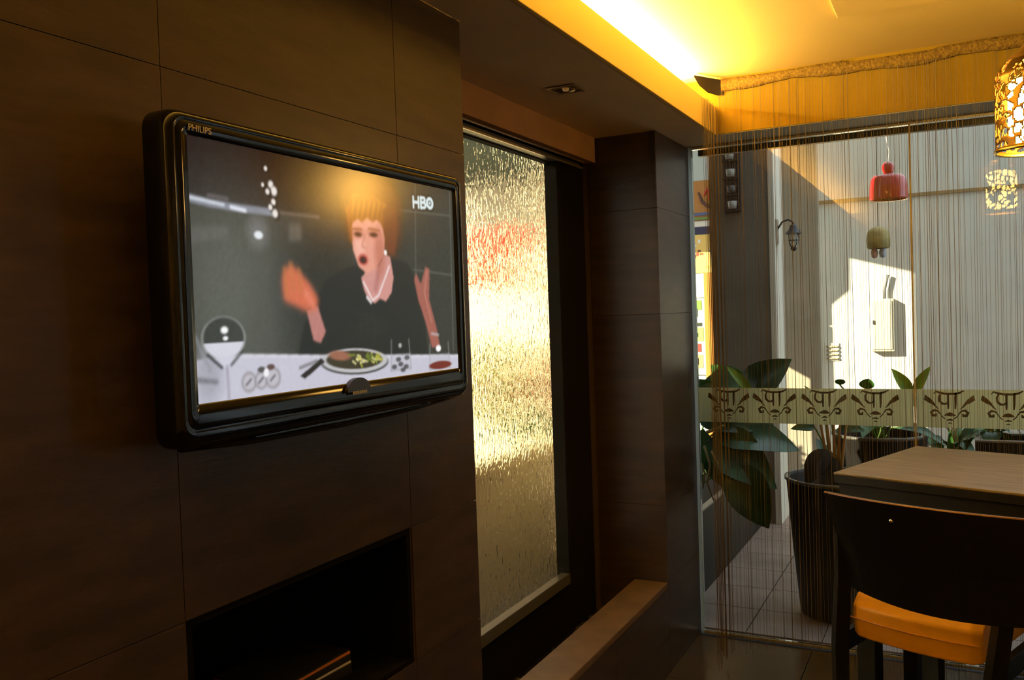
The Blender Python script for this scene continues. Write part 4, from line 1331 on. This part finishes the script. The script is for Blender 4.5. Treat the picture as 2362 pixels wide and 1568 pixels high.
random.seed(31)
lv = [((-0.185, 4.3, 0.93), (-0.262, 4.26, 1.045), 0.055, m_leafb, dict(nrm=(0.2, -0.95, 0.2), droop=0.0)),
      ((-0.175, 4.3, 0.93), (-0.105, 4.28, 1.055), 0.045, m_leafb, dict(nrm=(-0.2, -0.95, 0.2), droop=0.0))]
for k in range(13):
    a = math.pi * 2 * k / 13 + random.uniform(-.2, .2)
    z0 = random.uniform(0.72, 0.86)
    rr = random.uniform(0.05, 0.12)
    b = (-0.345 + rr * math.cos(a), 4.6 + rr * math.sin(a), z0)
    ln = random.uniform(0.14, 0.26)
    t = (b[0] + ln * math.cos(a), b[1] + ln * math.sin(a) * 0.8, z0 + random.uniform(-0.02, 0.14))
    lv.append((b, t, random.uniform(0.06, 0.10), random.choice([m_leafd, m_leafd, m_leafm]), dict(nrm=(0, -0.5, 0.85), droop=random.uniform(0.03, 0.10))))
lv += [((-0.40, 4.6, 0.92), (-0.385, 4.56, 1.015), 0.07, m_leafm, N1), ((-0.52, 4.6, 0.94), (-0.515, 4.58, 1.01), 0.05, m_leafm, N1)]
plant('bowl_plant', 'green plant with two upright bright leaves in the bowl pot', (-0.345, 4.62, 0.66), lv)


def filler(name, label, cx, cy, z, n, spread, hgt, mats, seed, wid=(0.05, 0.09), brown=2):
    random.seed(seed)
    lv = []
    for k in range(n):
        a = math.pi * 2 * k / n + random.uniform(-.3, .3)
        z0 = z + random.uniform(0.06, hgt * 0.6)
        b = (cx + 0.04 * math.cos(a), cy + 0.04 * math.sin(a), z0)
        ln = random.uniform(0.6, 1.0) * spread
        t = (b[0] + ln * math.cos(a), b[1] + ln * math.sin(a) * 0.8, z0 + random.uniform(-0.03, hgt * 0.6))
        lv.append((b, t, random.uniform(*wid), random.choice(mats), dict(nrm=(0, -0.5, 0.85), droop=random.uniform(0.02, 0.12))))
    st = [([(cx + random.uniform(-.03, .03), cy, z), (cx + random.uniform(-.05, .05), cy - .01, z + hgt * 0.5), (cx + random.uniform(-.09, .09), cy - .02, z + hgt * 0.8)], [0.006, 0.005, 0.003], m_stem) for _ in range(brown)]
    return plant(name, label, (cx, cy, z), lv, st)


filler('trough_plant', 'arching dark leaved plant at the left end of the black trough', 0.14, 4.64, 0.645, 10, 0.12, 0.24, [m_leafd, m_leafd, m_leafm], 41)
filler('trough_plant', 'rounded green plant in the black trough right of the arching one', 0.38, 4.64, 0.645, 10, 0.12, 0.34, [m_leafm, m_leafd, m_leafb], 42)
filler('shade_plant', 'low dark leaved plant between the bowl pot and the trough', -0.03, 4.99, 0.30, 14, 0.13, 0.62, [m_leafd, m_leafd, m_leafm], 43, brown=5)
obj_pot2 = pot('shade_pot', 'plain dark pot between the bowl pot and the trough', -0.03, 4.99, 0.115, 0.095, 0.34, 0.30)
filler('corner_plant', 'small green plant at the foot of the yard wall', -0.62, 5.25, 0.0, 12, 0.16, 0.62, [m_leafm, m_leafd], 44, brown=3)

# shrubs behind the low wall, seen through the textured glass
m_fol = {'yellow green': mat('yellow_foliage', (0.17, 0.18, 0.03), 0.6, var=0.3), 'dark green': mat('dark_foliage', (0.03, 0.07, 0.02), 0.6, var=0.3), 'russet': mat('russet_foliage', (0.22, 0.07, 0.02), 0.6, var=0.3)}
m_blossom = mat('red_blossom', (0.75, 0.06, 0.03), 0.6)


def shrub(label, cx, cy, z0, rx, rz, kind, seed, n=420, blossoms=0, bz=(0, 0)):
    rnd = random.Random(seed)
    r = thing('garden_shrub', label, 'shrub', (cx, cy, 0.0))
    bm = bmesh.new()
    for k in range(n):
        th, ph = rnd.uniform(0, 2 * math.pi), math.acos(rnd.uniform(-1, 1))
        q = rnd.uniform(0.55, 1.0)
        p = Vector((rx * q * math.sin(ph) * math.cos(th), rx * 0.7 * q * math.sin(ph) * math.sin(th), z0 + rz * (1 + q * math.cos(ph))))
        d = Vector((rnd.uniform(-1, 1), rnd.uniform(-1, 1), rnd.uniform(-1, 1))).normalized()
        leaf_bm(bm, p, p + d * rnd.uniform(0.05, 0.09), 0.035, nrm=(d.y, -d.z, d.x + .1), droop=0.01, n=3)
    f = obj('foliage', bm, m_fol[kind], r)
    f['kind'] = 'stuff'
    obj('trunk', tube([(0, 0, 0), (0.02, 0, z0 * 0.6), (0, 0.02, z0 + rz)], [0.025, 0.02, 0.012], 8), mat('bark', (0.16, 0.10, 0.05), 0.9), r, True)
    if blossoms:
        bm = bmesh.new()
        for k in range(blossoms):
            p = Vector((rnd.uniform(-rx, rx), -rx * 0.72 + rnd.uniform(-.06, .1), rnd.uniform(*bz)))
            res = bmesh.ops.create_icosphere(bm, subdivisions=1, radius=rnd.uniform(0.02, 0.042))
            for v_ in res['verts']:
                v_.co += p
        o = obj('blossoms', bm, m_blossom, r)
        o['kind'] = 'stuff'
    return r


shrub('yellow green shrub behind the low wall beyond the textured window', -2.80, 5.12, 0.55, 0.23, 0.34, 'yellow green', 1)
shrub('dark green shrub low behind the beige wall', -2.27, 4.70, 0.35, 0.19, 0.22, 'dark green', 2)
shrub('russet shrub next to the added sun block', -2.37, 5.12, 0.62, 0.17, 0.28, 'russet', 3, n=260)
shrub('tall shrub with red blossoms across the lane', -3.30, 6.3, 1.45, 0.30, 0.25, 'yellow green', 4, n=150, blossoms=130, bz=(1.58, 2.02))
